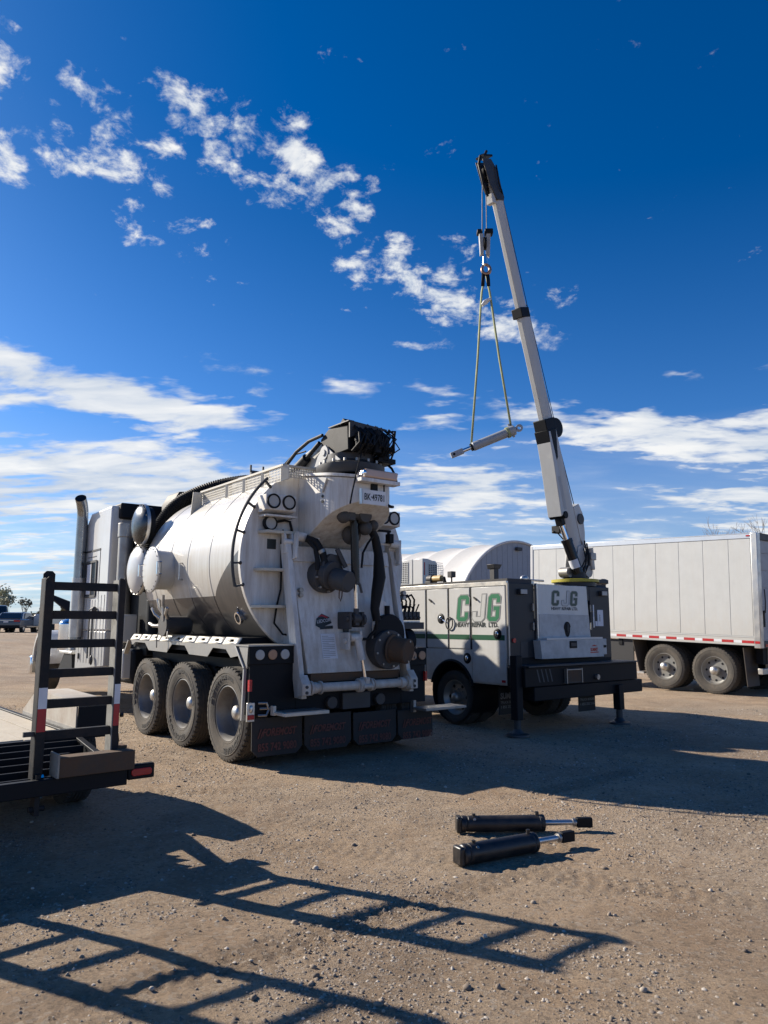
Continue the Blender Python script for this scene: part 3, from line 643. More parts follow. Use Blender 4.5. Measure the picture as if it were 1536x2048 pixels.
    # rear plate steps
    for z, x0, x1 in ((2.615, -.99, -.56), (2.17, -1.03, -.63), (1.742, -1.06, -.61)):
        B('step', MB().prism([(x0, -.235, z - .02), (x0 + .05, -.40, z - .02), (x1, -.40, z - .02), (x1, -.235, z - .02)], (0, 0, .035)), SHELF, pl, bevel=.004)
    B('sticker', MB().box(-.86, -.74, -.239, -.235, 2.42, 2.54), INK, pl)
    B('drip_stain_bracket', MB().box(-.62, -.55, -.27, -.235, 2.3, 2.36), REARW, pl, bevel=.004)
    cable = [(-.66, -.26, 2.66), (-.69, -.27, 2.5), (-.68, -.27, 2.2), (-.68, -.27, 1.95), (-.73, -.27, 1.75), (-.76, -.27, 1.55), (-.66, -.3, 1.42), (-.55, -.34, 1.40), (-.47, -.4, 1.36), (-.45, -.45, 1.20)]
    B('cable', MB().tube(cable, .012, 8), HOSE, pl)
    # light boxes on the plate
    def light_box(x0, x1, z0, z1, lamps, yo=.22):
        b = B('work_light_box', MB().prism([(x0, -.235, z0), (x0, -.235, z1), (x0, -.235 - yo, z1), (x0, -.235 - yo, z0 + .02), (x0, -.235 - yo * .6, z0)], (x1 - x0, 0, 0)), REARW, bevel=.006)
        for lx in lamps:
            zc = (z0 + z1) / 2 + .02
            l = B('lamp', MB().cyl((lx, -.235 - yo + .01, zc), (lx, -.245 - yo, zc), .072, 24), LENSW, b)
            B('lamp_ring', MB().lathe([(.068, -.012), (.088, -.012), (.088, .012), (.068, .012)], (lx, -.24 - yo, zc), (0, 1, 0), 28, close=True), BLACK, l)
    # positions are at y = -.235 - yo, moved left accordingly
    light_box(-1.00, -.60, 2.84, 3.04, (-.905, -.70))
    light_box(.46, .82, 2.75, 2.95, (.555, .72), yo=.43)
    B('rear_shelf', MB().box(-.98, -.56, -.42, -.235, 2.79, 2.81), REARW, pl)
    l3 = B('lamp', MB().cyl((-.86, -.26, 2.72), (-.86, -.32, 2.72), .075, 20), LENSW, pl)
    B('lamp_ring', MB().lathe([(.07, -.03), (.085, -.03), (.085, .03), (.07, .03)], (-.86, -.30, 2.72), (0, 1, 0), 24, close=True), BLACK, l3)
    B('conduit', MB().tube([(-.78, -.29, 2.74), (-.66, -.29, 2.77), (-.58, -.28, 2.76), (-.55, -.28, 2.66), (-.55, -.28, 2.52)], .016, 8), HOSE, pl)
    B('backup_camera', MB().box(.70, .77, -.60, -.51, 2.56, 2.68).box(.5, .76, -.56, -.53, 2.70, 2.73).box(.71, .74, -.56, -.53, 2.66, 2.71), BLACK, pl, bevel=.006)
    # ---- column carrying the boom
    def colprof(r, yc, z, nn=20):
        pts = [(-r, -.236, z)] + [(-math.cos(math.pi * i / nn) * r, yc - math.sin(math.pi * i / nn) * r, z) for i in range(nn + 1)] + [(r, -.236, z)]
        return pts
    topz = lambda y: 3.335 + (y + .235) * .14
    botz = lambda y: 2.46 - (y + .235) * .50
    base = colprof(.44, -.78, 0); nn = len(base)
    vs = [(x, y, botz(y)) for x, y, _ in base] + [(x, y, topz(y)) for x, y, _ in base]
    fs = [(i, (i + 1) % nn, (i + 1) % nn + nn, i + nn) for i in range(nn)] + [tuple(range(nn - 1, -1, -1)), tuple(range(nn, 2 * nn))]
    col = B('boom_column', MB().add(vs, fs), REARW, bevel=.006, sharp=25)
    B('gusset', MB().prism([(-.445, -.62, 3.27), (-.445, -.9, 3.22), (-.445, -.80, 3.06)], (-.02, 0, 0)), WHITE, col)
    B('drain_hole', MB().cyl((-.435, -.79, 3.02), (-.45, -.79, 3.02), .018, 10).cyl((-.435, -.79, 2.955), (-.45, -.79, 2.955), .018, 10), INK, col)
    tp = [(x * 1.05, y * 1.02 - .0, topz(y) + .004) for x, y, _ in base]
    B('top_flange', MB().prism(tp, (0, 0, .035)), REARW, col, bevel=.004)
    # antenna whip
    B('antenna', MB().tube([(-.1, -1.1, 3.56), (-.24, -1.2, 3.3), (-.34, -1.24, 3.0), (-.37, -1.25, 2.88)], lambda t: .008 + .004 * t, 6), HOSE, col)
    # amber light bar
    lb = B('light_bar_bracket', MB().box(-.27, .29, -1.33, -1.2, 3.145, 3.19).box(-.25, .27, -1.22, -1.2, 3.145, 3.25), REARW, bevel=.004)
    amb = M('amber_beacon', (.62, .42, .28), .12, spec=.6, coat=.5)
    B('light_bar', MB().prism([(-.23, -1.33, 3.195), (-.23, -1.14, 3.195), (-.20, -1.15, 3.30), (-.20, -1.32, 3.30)], (.48, 0, 0)), amb, lb, bevel=.02)
    B('glint_ball', MB().ball((-.215, -1.30, 3.245), .042, 14, 10, (.5, 1, 1)), CHROME, lb)  # chrome ball added at the bar end to catch a sun glint
    B('licence_plate', MB().box(-.20, .13, -1.262, -1.255, 2.895, 3.065), WHITET, col, bevel=.01)
    B('plate_edge', MB().box(-.235, -.215, -1.27, -1.24, 2.89, 3.07), ALU, col)
    text('plate_number', 'BK\u00b749781', .11, (-.185, -1.264, 2.945), (1, 0, 0), (0, 0, 1), INK, col, width=.285, bold=.002)
    B('plate_hanger', MB().box(-.06, .02, -1.25, -1.2, 3.06, 3.15).box(.1, .115, -1.26, -1.25, 3.06, 3.15), BLACK, col)
    B('hose_bracket', MB().tube([(.26, -1.0, 2.98), (.26, -1.12, 2.94), (.30, -1.14, 2.92), (.36, -1.1, 2.93), (.40, -.95, 2.96)], .018, 8), BLACK, col)
    # ---- boom head on the column
    bh = B('boom_turret', MB().lathe([(.40, 3.30), (.42, 3.33), (.42, 3.42), (.33, 3.45), (.30, 3.48), (.30, 3.56), (.001, 3.56)], (0, -.72, 0), (0, 0, 1), 40), STEEL)
    for i in range(16):
        a = 2 * math.pi * i / 16
        B('turret_bolt', MB().cyl((math.cos(a) * .37, -.72 + math.sin(a) * .37, 3.44), (math.cos(a) * .37, -.72 + math.sin(a) * .37, 3.475), .018, 6), ALUD, bh)
    hd = B('boom_housing', MB().prism([(-.25, -1.04, 3.56), (-.25, -.50, 3.54), (-.25, -.42, 3.80), (-.25, -.60, 3.90), (-.25, -1.02, 3.86)], (.46, 0, 0)), BLACK, bevel=.015)
    B('hood_plate', MB().prism([(-.27, -1.09, 3.70), (-.27, -1.09, 3.89), (.28, -1.09, 3.86), (.0, -1.09, 3.79)], (0, .02, 0)), STEEL, hd)
    B('hood_plate', MB().prism([(-.29, -1.09, 3.892), (.28, -1.09, 3.862), (.30, -.62, 3.90), (-.22, -.55, 3.925)], (0, 0, .012)), STEEL, hd)
    B('hood_fin', MB().prism([(-.26, -1.0, 3.90), (-.26, -.86, 3.90), (-.26, -.93, 3.96)], (.16, 0, 0)), BLACK, hd)
    B('hydraulic_motor', MB().cyl((.29, -1.0, 3.50), (.29, -1.0, 3.80), .08, 18).cyl((.29, -1.0, 3.80), (.29, -1.0, 3.83), .055, 18), BLACK, hd, bevel=.004)
    B('hydraulic_motor', MB().cyl((.37, -.84, 3.50), (.37, -.84, 3.78), .075, 18).cyl((.37, -.84, 3.62), (.37, -.84, 3.65), .09, 18), BLACK, hd, bevel=.004)
    B('manifold', MB().box(.18, .44, -1.06, -.72, 3.47, 3.53).box(.22, .40, -1.10, -.98, 3.60, 3.66), BLACK, hd, bevel=.006)
    for x, z0_, z1_, r_ in ((.1, 3.55, 3.80, .06), (-.04, 3.57, 3.77, .05), (-.16, 3.56, 3.74, .045)):
        B('spool_valve', MB().cyl((x, -1.12, z0_), (x, -1.12, z1_), r_, 16).cyl((x, -1.12, z1_), (x, -1.12, z1_ + .03), r_ * .6, 10).cyl((x, -1.12, z0_ + .1), (x, -1.12, z0_ + .13), r_ * 1.15, 16), BLACK, hd)
    rb_ = random.Random(11)
    for k in range(14):
        x = -.24 + .042 * k; a_ = rb_.uniform(-.05, .05)
        B('hose', MB().tube([(x, -1.1, 3.50 + rb_.uniform(0, .06)), (x + .02 + a_, -1.2 - rb_.uniform(0, .04), 3.62), (x + .03 - a_, -1.18 - rb_.uniform(0, .03), 3.74), (x + .05 + a_, -1.04, 3.87 + rb_.uniform(0, .04))], rb_.choice((.009, .012, .016)), 6), HOSE, hd)
    B('hose', MB().tube([(.38, -.9, 3.52), (.46, -.95, 3.44), (.48, -1.0, 3.34), (.46, -1.05, 3.24)], .016, 6), HOSE, hd)
    B('hose', MB().tube([(.28, -1.1, 3.84), (.38, -1.12, 3.86), (.41, -1.05, 3.72), (.40, -1.0, 3.60)], .016, 6), HOSE, hd)
    B('hose', MB().tube([(.26, -1.14, 3.86), (.34, -1.16, 3.80), (.36, -1.12, 3.60), (.33, -1.1, 3.50)], .012, 6), HOSE, hd)
    arm = B('boom_arm', MB().prism([(-.20, -.55, 3.56), (-.20, -.55, 3.84), (-.20, .0, 3.72), (-.20, .5, 3.52), (-.20, .5, 3.36), (-.20, .0, 3.42)], (.34, 0, 0)), GREYP, bevel=.012)
    B('arm_cylinder', MB().cyl((-.26, .38, 3.42), (-.26, -.12, 3.62), .06, 16).cyl((-.26, -.12, 3.62), (-.26, -.42, 3.76), .028, 12), BLACK, arm)
    B('hose', MB().tube([(-.27, -.5, 3.84), (-.28, -.2, 3.82), (-.28, .1, 3.74), (-.27, .35, 3.62), (-.25, .5, 3.48)], .022, 8), HOSE, arm)
    B('hose', MB().tube([(-.2, .0, 3.74), (-.22, .3, 3.74), (-.22, .5, 3.66), (-.22, .6, 3.5)], .010, 6), HOSE, arm)
    B('pivot_disc', MB().cyl((-.28, -.58, 3.60), (-.30, -.58, 3.60), .085, 24).cyl((-.30, -.58, 3.60), (-.315, -.58, 3.60), .04, 16), GREYP, arm)
    B('pivot_plate', MB().prism([(-.265, -.92, 3.46), (-.265, -.35, 3.46), (-.265, -.42, 3.58), (-.265, -.58, 3.70), (-.265, -.74, 3.58)], (-.02, 0, 0)), GREYP, arm)
    B('top_hatch', MB().lathe([(.34, 3.46), (.34, 3.54), (.26, 3.62), (.12, 3.66), (.001, 3.67)], (-.1, 1.55, 0), (0, 0, 1), 28), WHITE)
    B('hatch_lever', MB().box(-.2, 0, 1.5, 1.55, 3.68, 3.74).cyl((-.2, 1.52, 3.72), (-.2, 1.52, 3.82), .015, 6).cyl((0, 1.52, 3.72), (0, 1.52, 3.82), .015, 6), STEEL)
    # ---- walkway guard with perforated plate
    wk = B('walkway_rail', MB().box(-.775, -.735, -.40, 1.95, 3.405, 3.43).box(-.775, -.30, -.42, -.39, 3.405, 3.43), SHELF)
    gr = MB(); y0, y1, z0, z1 = -.38, 1.93, 3.235, 3.405; nn_ = 64
    for i in range(nn_ + 1):
        y = y0 + (y1 - y0) * i / nn_; gr.box(-.757, -.752, y - .007, y + .007, z0, z1)
    for k in range(6):
        z = z0 + (z1 - z0) * k / 5; gr.box(-.756, -.753, y0, y1, z - .006, z + .006)
    g2 = MB()
    for i in range(14):
        x = -.75 + .45 * i / 13; g2.box(x - .007, x + .007, -.40, -.395, z0 + .05, z1)
    for k in range(5):
        z = z0 + .05 + (z1 - z0 - .05) * k / 4; g2.box(-.75, -.30, -.399, -.396, z - .006, z + .006)
    gr.v += []; o = B('perforated_guard', gr, SHELF, wk); o['kind'] = 'stuff'
    o = B('perforated_guard', g2, SHELF, wk); o['kind'] = 'stuff'
    for y in (-.39, .12, .62, 1.12, 1.90):
        B('guard_bracket', MB().prism([(-.765, y, 3.16), (-.765, y, 3.405), (-.90, y - .0, 3.40), (-.93, y, 3.07)], (0, .012, 0)) if y > 1.8 else MB().prism([(-.765, y, 3.22), (-.765, y, 3.41), (-.72, y - .10, 3.41), (-.72, y - .10, 3.24)], (-.012, 0, 0)), SHELF, wk)
    # ---- manway on the side
    mw = B('manway', MB().cyl((-1.10, 2.0, 2.275), (-1.385, 2.0, 2.275), .27, 40), WHITE)
    B('manway_lid', MB().lathe([(.001, -.025), (.29, -.022), (.312, -.012), (.312, .012), (.285, .02)], (-1.42, 2.0, 2.275), (1, 0, 0), 44), WHITE, mw)
    for i in range(20):
        a = 2 * math.pi * i / 20
        B('lid_bolt', MB().cyl((-1.43, 2.0 + math.cos(a) * .288, 2.275 + math.sin(a) * .288), (-1.446, 2.0 + math.cos(a) * .288, 2.275 + math.sin(a) * .288), .009, 6), STEEL, mw)
    for y in (1.66, 2.36):
        B('lid_handle', MB().tube([(-1.41, y, 2.20), (-1.47, y, 2.20), (-1.47, y, 2.36), (-1.41, y, 2.36)], .011, 6), CHROME, mw)
    B('side_handle', MB().tube([(-1.19, 1.47, 2.12), (-1.24, 1.46, 2.12), (-1.24, 1.46, 2.34), (-1.19, 1.47, 2.34)], .012, 6), ALU)
    # valve cluster below the manway
    vc = B('side_valve', MB().cyl((-.95, 1.75, 1.52), (-1.28, 1.75, 1.52), .12, 20).cyl((-1.28, 1.75, 1.52), (-1.33, 1.75, 1.52), .15, 20), CASTING)
    for dy, dz in ((.16, .1), (.2, -.02), (-.05, .2), (.05, .17), (-.14, .1)):
        B('valve_handle', MB().tube([(-1.28, 1.75 + dy * .6, 1.52 + dz * .6), (-1.36, 1.75 + dy * 1.3, 1.54 + dz * 1.3), (-1.37, 1.75 + dy * 1.8, 1.58 + dz * 1.7)], .022, 8), ALU, vc)
    B('valve_lever', MB().tube([(-1.33, 1.72, 1.58), (-1.35, 1.70, 1.72), (-1.35, 1.74, 1.90)], .016, 6), ALU, vc)
    B('valve_chain', MB().tube([(-1.3, 1.9, 1.5), (-1.33, 1.93, 1.35), (-1.32, 1.95, 1.22)], .008, 5).tube([(-1.3, 1.62, 1.48), (-1.33, 1.56, 1.38), (-1.33, 1.5, 1.33)], .008, 5), ALUD, vc)
    lv = B('tank_drain', MB().lathe([(.055, -.02), (.075, -.02), (.075, .02), (.055, .02)], (-1.02, .12, 1.61), (1, 0, .35), 20, close=True).beam((-1.03, .12, 1.65), (-1.05, .1, 1.74), .02, .03), CHROME)
    # ---- rear door
    def dp(x, z, off=0.0):           # point on the slanted door plane
        y = -.42 - (2.45 - z) * .195 - off; return (x, y, z)
    dr = B('rear_door', MB().prism([dp(-.66, 2.46), dp(.80, 2.46), dp(.78, .98), dp(-.56, .98)], (0, .12, 0)), REARW, bevel=.008)
    B('door_upper_band', MB().prism([dp(-.64, 2.45, .002), dp(.78, 2.45, .002), dp(.78, 2.27, .002), dp(-.64, 2.27, .002)], (0, -.03, 0)), REARW, dr, bevel=.004)
    B('door_box', MB().box(-.62, .76, -.43, -.24, .98, 2.40), REARW, dr)
    B('door_lower_band', MB().prism([dp(-.52, .975, .004), dp(.76, .975, .004), dp(.76, .885, -.02), dp(-.52, .885, -.02)], (0, .06, 0)), RUST, dr)
    for sx, nm in ((-1, 'left'), (1, 'right')):
        xo = -.72 if sx < 0 else .82
        arm_ = B('door_arm', MB().prism([dp(xo, 2.48, .04), dp(xo, 2.48, -.12), dp(xo + .02, .72, -.10), dp(xo + .02, .72, .06)], (.065, 0, 0)), REARW, dr, bevel=.006)
        B('arm_lug', MB().prism([dp(xo - .01, 2.36, .05), dp(xo - .01, 2.60, .03), dp(xo - .01, 2.60, -.05), dp(xo - .01, 2.36, -.08)], (.025, 0, 0)).prism([dp(xo + .085, 2.36, .05), dp(xo + .085, 2.60, .03), dp(xo + .085, 2.60, -.05), dp(xo + .085, 2.36, -.08)], (.025, 0, 0)).cyl((xo - .03, -.44, 2.50), (xo + .13, -.44, 2.50), .03, 14), REARW, arm_, bevel=.006)
        B('arm_pin', MB().cyl((xo - .05 if sx > 0 else xo + .1, -.5, 2.56), (xo + .1 if sx > 0 else xo + .22, -.5, 2.56), .052, 20).cyl((xo - .2 if sx > 0 else xo + .22, -.5, 2.55), (xo if sx > 0 else xo + .42, -.5, 2.55), .015, 8), REARW, arm_)
        B('arm_link', MB().prism([(xo + .05, -.58, 2.30), (xo + .05, -.50, 2.28), (xo + .09, -.46, 2.58), (xo + .09, -.54, 2.62)], (.035, 0, 0)), REARW, arm_, bevel=.01)
        B('arm_foot', MB().prism([(xo - .01, -.74, .74), (xo - .01, -.88, .76), (xo - .01, -.88, .88), (xo - .01, -.80, .98)], (.11, 0, 0)), REARW, arm_, bevel=.006)
        [B('foot_bolt', MB().cyl((xo + .045, -.88, z_), (xo + .045, -.892, z_), .018, 8), STEEL, arm_) for z_ in (.85, .79)]
        B('marker_knob', MB().cyl(dp(xo + .14, 1.93, 0), dp(xo + .14, 1.93, .06), .028, 12).cyl(dp(xo + .14, 1.87, 0), dp(xo + .14, 1.87, .05), .026, 12), ALUD, dr)
    # pivot shaft
    sh = B('pivot_shaft', MB().cyl((-.64, -.80, .83), (.86, -.80, .83), .052, 24), REARW)
    for x, r, w_ in ((-.58, .08, .03), (-.53, .065, .05), (-.45, .075, .02), (.10, .08, .06), (.25, .075, .025), (.29, .07, .015), (.72, .066, .06), (.80, .08, .03), (.85, .09, .02)):
        B('shaft_collar', MB().cyl((x - w_ / 2, -.80, .83), (x + w_ / 2, -.80, .83), r, 24), REARW if r < .085 else ALUD, sh, bevel=.004)
    # centre lift cylinder, rods, knuckles
    lc = B('lift_cylinder', MB().cyl((-.04, -.86, 2.86), (.0, -.84, 2.02), .05, 20).cyl((-.042, -.86, 2.86), (-.044, -.86, 2.93), .06, 16), BLACKG)
    B('cylinder_rod', MB().cyl((.0, -.84, 2.02), (.02, -.83, 1.62), .024, 16), CHROME, lc)
    B('rod_end', MB().cyl((-.03, -.83, 1.60), (.07, -.83, 1.60), .055, 18).cyl((.02, -.83, 1.66), (.02, -.83, 1.72), .033, 12).box(-.01, .05, -.86, -.76, 1.52, 1.66), CASTING, lc, bevel=.006)
    B('rod_bracket', MB().box(-.09, -.06, -.86, -.60, 1.48, 1.68).cyl((-.12, -.82, 1.60), (-.03, -.82, 1.60), .03, 12).box(.09, .12, -.86, -.60, 1.50, 1.68).cyl((.10, -.83, 1.59), (.13, -.83, 1.59), .07, 18), CASTING, lc, bevel=.006)
    B('cylinder_mount', MB().cyl((-.30, -.92, 2.82), (.10, -.92, 2.80), .045, 14).box(-.2, -.1, -.98, -.86, 2.74, 2.88).cyl((.05, -.98, 2.82), (.05, -.86, 2.82), .09, 18).ball((-.24, -.93, 2.78), .08, 12, 8), CASTING, lc, bevel=.006)
    l2 = B('latch_cylinder', MB().cyl((.06, -.80, 1.36), (.115, -.82, 1.12), .046, 18), REARW)
    B('cylinder_rod', MB().cyl((.115, -.82, 1.12), (.16, -.82, .89), .022, 14), CHROME, l2)
    B('knuckle', MB().cyl((-.04, -.78, 1.38), (.12, -.78, 1.38), .05, 16).cyl((-.10, -.76, 1.34), (-.02, -.76, 1.34), .03, 12).box(-.08, -.05, -.82, -.60, 1.24, 1.44).box(.09, .12, -.82, -.60, 1.28, 1.46), REARW, l2, bevel=.006)
    B('rod_clevis', MB().box(.13, .19, -.88, -.76, .80, .92).cyl((.10, -.87, .82), (.22, -.87, .82), .03, 12), REARW, l2, bevel=.006)
    B('latch_plate', MB().box(-.02, .05, -.64, -.60, 1.44, 1.53), STEEL, dr)
    # hydraulic hoses at right
    hz = B('hose_bundle', MB().tube([(.18, -.84, 2.75), (.32, -.8, 2.58), (.37, -.8, 2.38), (.37, -.82, 2.1), (.33, -.82, 1.9), (.30, -.82, 1.72), (.33, -.82, 1.58)], lambda t: .05 + .03 * math.sin(math.pi * min(1, t * 1.05)) ** 2 * (1 if t > .45 else .3), 12), HOSE)
    B('hose', MB().tube([(.28, -.84, 2.62), (.18, -.84, 2.5), (.10, -.85, 2.38), (.08, -.85, 2.2)], .014, 6), HOSE, hz)
    B('hose', MB().tube([(.33, -.82, 1.6), (.34, -.8, 1.48), (.25, -.75, 1.36), (.14, -.76, 1.36)], .02, 8), HOSE, hz)
    B('hose_knot', MB().ball((.12, -.86, 2.68), .09, 12, 8).ball((.24, -.86, 2.72), .07, 12, 8).ball((.02, -.72, 2.6), .12, 14, 8), CASTING, hz)
    # upper valve
    uv = B('upper_valve', MB().cyl((-.27, -.45, 2.10), (-.27, -.66, 2.08), .185, 28).cyl((-.26, -.64, 2.12), (-.24, -.74, 2.10), .17, 24), CASTING, bevel=.01)
    B('valve_cap', MB().cyl((-.22, -.72, 2.07), (-.15, -.92, 2.02), .125, 26).cyl((-.15, -.92, 2.02), (-.148, -.93, 2.018), .105, 26), CASTING, uv, bevel=.012)
    B('valve_housing', MB().prism([(-.40, -.66, 2.05), (-.38, -.66, 2.26), (-.28, -.66, 2.36), (-.14, -.66, 2.34), (-.10, -.66, 2.16)], (0, -.07, 0)), CASTING, uv, bevel=.01)
    B('valve_arm', MB().beam((-.20, -.74, 2.42), (-.10, -.78, 2.20), .05, .05).beam((-.04, -.9, 2.02), (.02, -.9, 2.0), .03, .03).beam((.02, -.9, 2.0), (.05, -.9, 1.90), .025, .025), CASTING, uv, bevel=.006)
    B('hose', MB().tube([(-.52, -.56, 2.54), (-.42, -.62, 2.50), (-.36, -.68, 2.36), (-.33, -.7, 2.22)], .045, 10).tube([(-.5, -.6, 2.50), (-.44, -.64, 2.42), (-.42, -.66, 2.28), (-.42, -.66, 2.16)], .028, 8), HOSE, uv)
    for i in range(8):
        a = 2 * math.pi * i / 8
        B('flange_bolt', MB().cyl((-.27 + math.cos(a) * .165, -.655, 2.08 + math.sin(a) * .165), (-.27 + math.cos(a) * .165, -.69, 2.08 + math.sin(a) * .165), .014, 6), ALUD, uv)
    B('hose_clamp', MB().cyl((-.375, -.665, 2.40), (-.36, -.675, 2.365), .052, 16), ALUD, uv)
    B('retaining_chain', MB().tube([(-.24, -.86, 1.96), (-.245, -.86, 1.84), (-.225, -.86, 1.80), (-.205, -.86, 1.86), (-.2, -.86, 1.95)], .007, 5), RUST, uv)
    # lower valve
    lv2 = B('lower_valve', MB().prism([(.33 + .46 * (.5 - .5 * math.cos(math.pi * i / 14)), -.70, 1.42 + .24 * math.sin(math.pi * i / 14)) for i in range(15)] + [(.79, -.70, 1.14), (.68, -.70, 1.03), (.44, -.70, 1.03), (.33, -.70, 1.14)], (0, -.09, 0)), BLACK, bevel=.012)
    B('valve_body', MB().cyl((.52, -.60, 1.24), (.52, -.84, 1.23), .235, 30), CASTING, lv2, bevel=.01)
    B('valve_cap', MB().cyl((.58, -.82, 1.24), (.66, -1.02, 1.21), .15, 28).cyl((.575, -.81, 1.24), (.585, -.835, 1.237), .185, 28), RUST, lv2, bevel=.012)
    for i in range(6):
        a = 2 * math.pi * i / 6 + .4
        B('cap_bolt', MB().cyl((.66 + math.cos(a) * .12, -1.01, 1.21 + math.sin(a) * .12), (.665 + math.cos(a) * .12, -1.035, 1.21 + math.sin(a) * .12), .013, 6), ALUD, lv2)
    B('valve_frame', MB().beam((.36, -.72, 1.82), (.34, -.74, 1.36), .025, .03).beam((.60, -.70, 1.78), (.80, -.74, 1.36), .025, .04).prism([(.36, -.71, 1.84), (.44, -.71, 1.86), (.66, -.71, 1.74), (.60, -.71, 1.62), (.44, -.71, 1.64)], (0, -.02, 0)), REARW, lv2, bevel=.004)
    for i in range(8):
        a = 2 * math.pi * i / 8 + .2
        B('flange_bolt', MB().cyl((.52 + math.cos(a) * .205, -.835, 1.235 + math.sin(a) * .205), (.52 + math.cos(a) * .205, -.86, 1.235 + math.sin(a) * .205), .014, 6), ALUD, lv2)
    B('valve_stem', MB().cyl((.55, -.74, 1.60), (.55, -.74, 1.76), .035, 12), BLACK, lv2)
    # decals
    B('placard', MB().prism([dp(-.345, 1.425, .002), dp(-.145, 1.425, .002), dp(-.13, 1.14, .002), dp(-.335, 1.14, .002)], (0, -.004, 0)), PAPER, dr)
    ln = MB()
    for i in range(13):
        z = 1.40 - i * .02; xe = -.16 if i % 4 else -.24
        ln.prism([dp(-.33, z, .0075), dp(xe, z, .0075), dp(xe, z - .006, .0075), dp(-.33, z - .006, .0075)], (0, -.0006, 0))
    B('placard_print', ln, GREYV, dr)
    u = Vec(dp(0, 1)) - Vec(dp(0, 0))
    dcl = B('decal', MB().prism([dp(-.40, 1.52, .002), dp(-.38, 1.60, .002), dp(-.30, 1.66, .002), dp(-.20, 1.62, .002), dp(-.17, 1.55, .002), dp(-.34, 1.49, .002)], (0, -.003, 0)), INK, dr)
    text('decal_lettering', 'LEDCOR', .055, Vec(dp(-.378, 1.545, .0065)), (1, 0, .14), u, WHITET, dr, bold=.0, width=.185)
    B('decal_band', MB().prism([dp(-.36, 1.62, .0055), dp(-.30, 1.65, .0055), dp(-.22, 1.62, .0055), dp(-.23, 1.605, .0055), dp(-.30, 1.63, .0055)], (0, -.001, 0)), REDT, dr)
    B('decal_ribbon', MB().prism([dp(-.33, 1.51, .0055), dp(-.16, 1.52, .0055), dp(-.16, 1.485, .0055), dp(-.35, 1.475, .0055)], (0, -.001, 0)), INK, dr)
    # ---- light panels and bumper
    lp = B('tail_light_panel', MB().box(-1.26, -.70, -.64, -.40, 1.10, 1.295), BLACK, bevel=.006)
    B('panel_lip', MB().box(-1.28, -.68, -.65, -.22, 1.297, 1.312), ALUD, lp)
    for x, mt_ in ((-1.135, LENSW), (-.978, LENSA), (-.822, LENSW)):
        B('tail_light', MB().cyl((x, -.638, 1.205), (x, -.655, 1.205), .056, 24), mt_, lp, bevel=.006)
    rp = B('tail_light_panel', MB().box(.88, 1.27, -.64, -.40, 1.02, 1.24), BLACK, bevel=.006)
    for x in (1.04, 1.19):
        B('tail_light', MB().cyl((x, -.638, 1.14), (x, -.655, 1.14), .056, 24), LENSA, rp, bevel=.006)
    B('rear_skirt', MB().box(-1.24, -.66, -.62, -.45, .56, 1.11).box(.86, 1.26, -.62, -.45, .56, 1.03).box(-.66, .86, -.62, -.45, .56, .80), BLACK, bevel=.006)
    B('hitch_plate', MB().box(-.05, .35, -.67, -.60, .55, .74).cyl((-.2, -.68, .64), (-.2, -.62, .64), .07, 18).cyl((.5, -.68, .64), (.5, -.62, .64), .07, 18), STEEL, bevel=.006)
    sm = B('side_marker', MB().box(-1.262, -1.23, -.66, -.62, .82, .94), LENSR)
    B('side_marker', MB().box(1.262, 1.23, -.66, -.62, .82, .94), LENSR)
    br = B('corner_bracket', MB().box(-1.28, -1.19, -.66, -.63, .50, .70), ALU, bevel=.005)
    B('marker_light', MB().ball((-1.235, -.665, .635), .03, 14, 8, (.8, .5, 1.4)), ALU, br)
    B('marker_light', MB().box(-1.275, -1.2, -.675, -.655, .525, .575), LENSR, br, bevel=.008)
    B('tow_hooks', MB().tube([(-1.14, -.64, .69), (-1.06, -.68, .69), (-1.03, -.68, .62), (-1.06, -.68, .56), (-1.14, -.64, .56)], .014, 6).tube([(-1.12, -.64, .63), (-1.0, -.68, .63), (-.96, -.68, .57)], .014, 6), ALUD)
    st = B('fold_down_step', MB().box(-1.0, -.44, -.98, -.70, .565, .60), SHELF, bevel=.004)
    B('step_tread', MB().box(-.97, -.47, -.97, -.71, .6005, .606), ALUD, st); B('step_lug', MB().box(-1.02, -.985, -.76, -.70, .56, .66), SHELF, st)
    st = B('fold_down_step', MB().box(.95, 1.62, -1.0, -.72, .49, .52), ALUD, bevel=.004)
    B('step_lug', MB().box(.95, .99, -.76, -.70, .46, .60), ALUD, st)
    flapm = M('mud_flap', (.022, .021, .021), .75, dirt=.5, dcol=(.075, .058, .045))
    for i, (x0, x1, z1) in enumerate(((-1.22, -.595, .53), (-.56, .075, .52), (.11, .75, .50), (.78, 1.34, .48))):
        c = .07; zb = .13
        fl = B('mud_flap', MB().prism([(x0, -.655, z1), (x1, -.655, z1), (x1, -.665, zb + c), (x1 - c, -.668, zb), (x0 + c, -.668, zb), (x0, -.665, zb + c)], (0, .012, 0)), flapm)
        text('flap_lettering', 'FOREMOST', .11, (x0 + .12, -.671, z1 - .19), (1, 0, 0), (0, .015, 1), REDINK, fl, shear=.25, width=.43, bold=.003)
        B('flap_mark', MB().prism([(x0 + .065, -.672, z1 - .21), (x0 + .08, -.672, z1 - .21), (x0 + .115, -.672, z1 - .11), (x0 + .1, -.672, z1 - .11)], (0, .002, 0)).prism([(x0 + .095, -.672, z1 - .21), (x0 + .11, -.672, z1 - .21), (x0 + .135, -.672, z1 - .14), (x0 + .12, -.672, z1 - .14)], (0, .002, 0)), REDINK, fl)
        text('flap_lettering', '855 742 9080', .115, (x0 + .07, -.673, z1 - .345), (1, 0, 0), (0, .015, 1), REDINK, fl, width=.48, bold=.003)
    # ---- side fender with trapezoid slots
    y0, y1 = -.30, 3.25
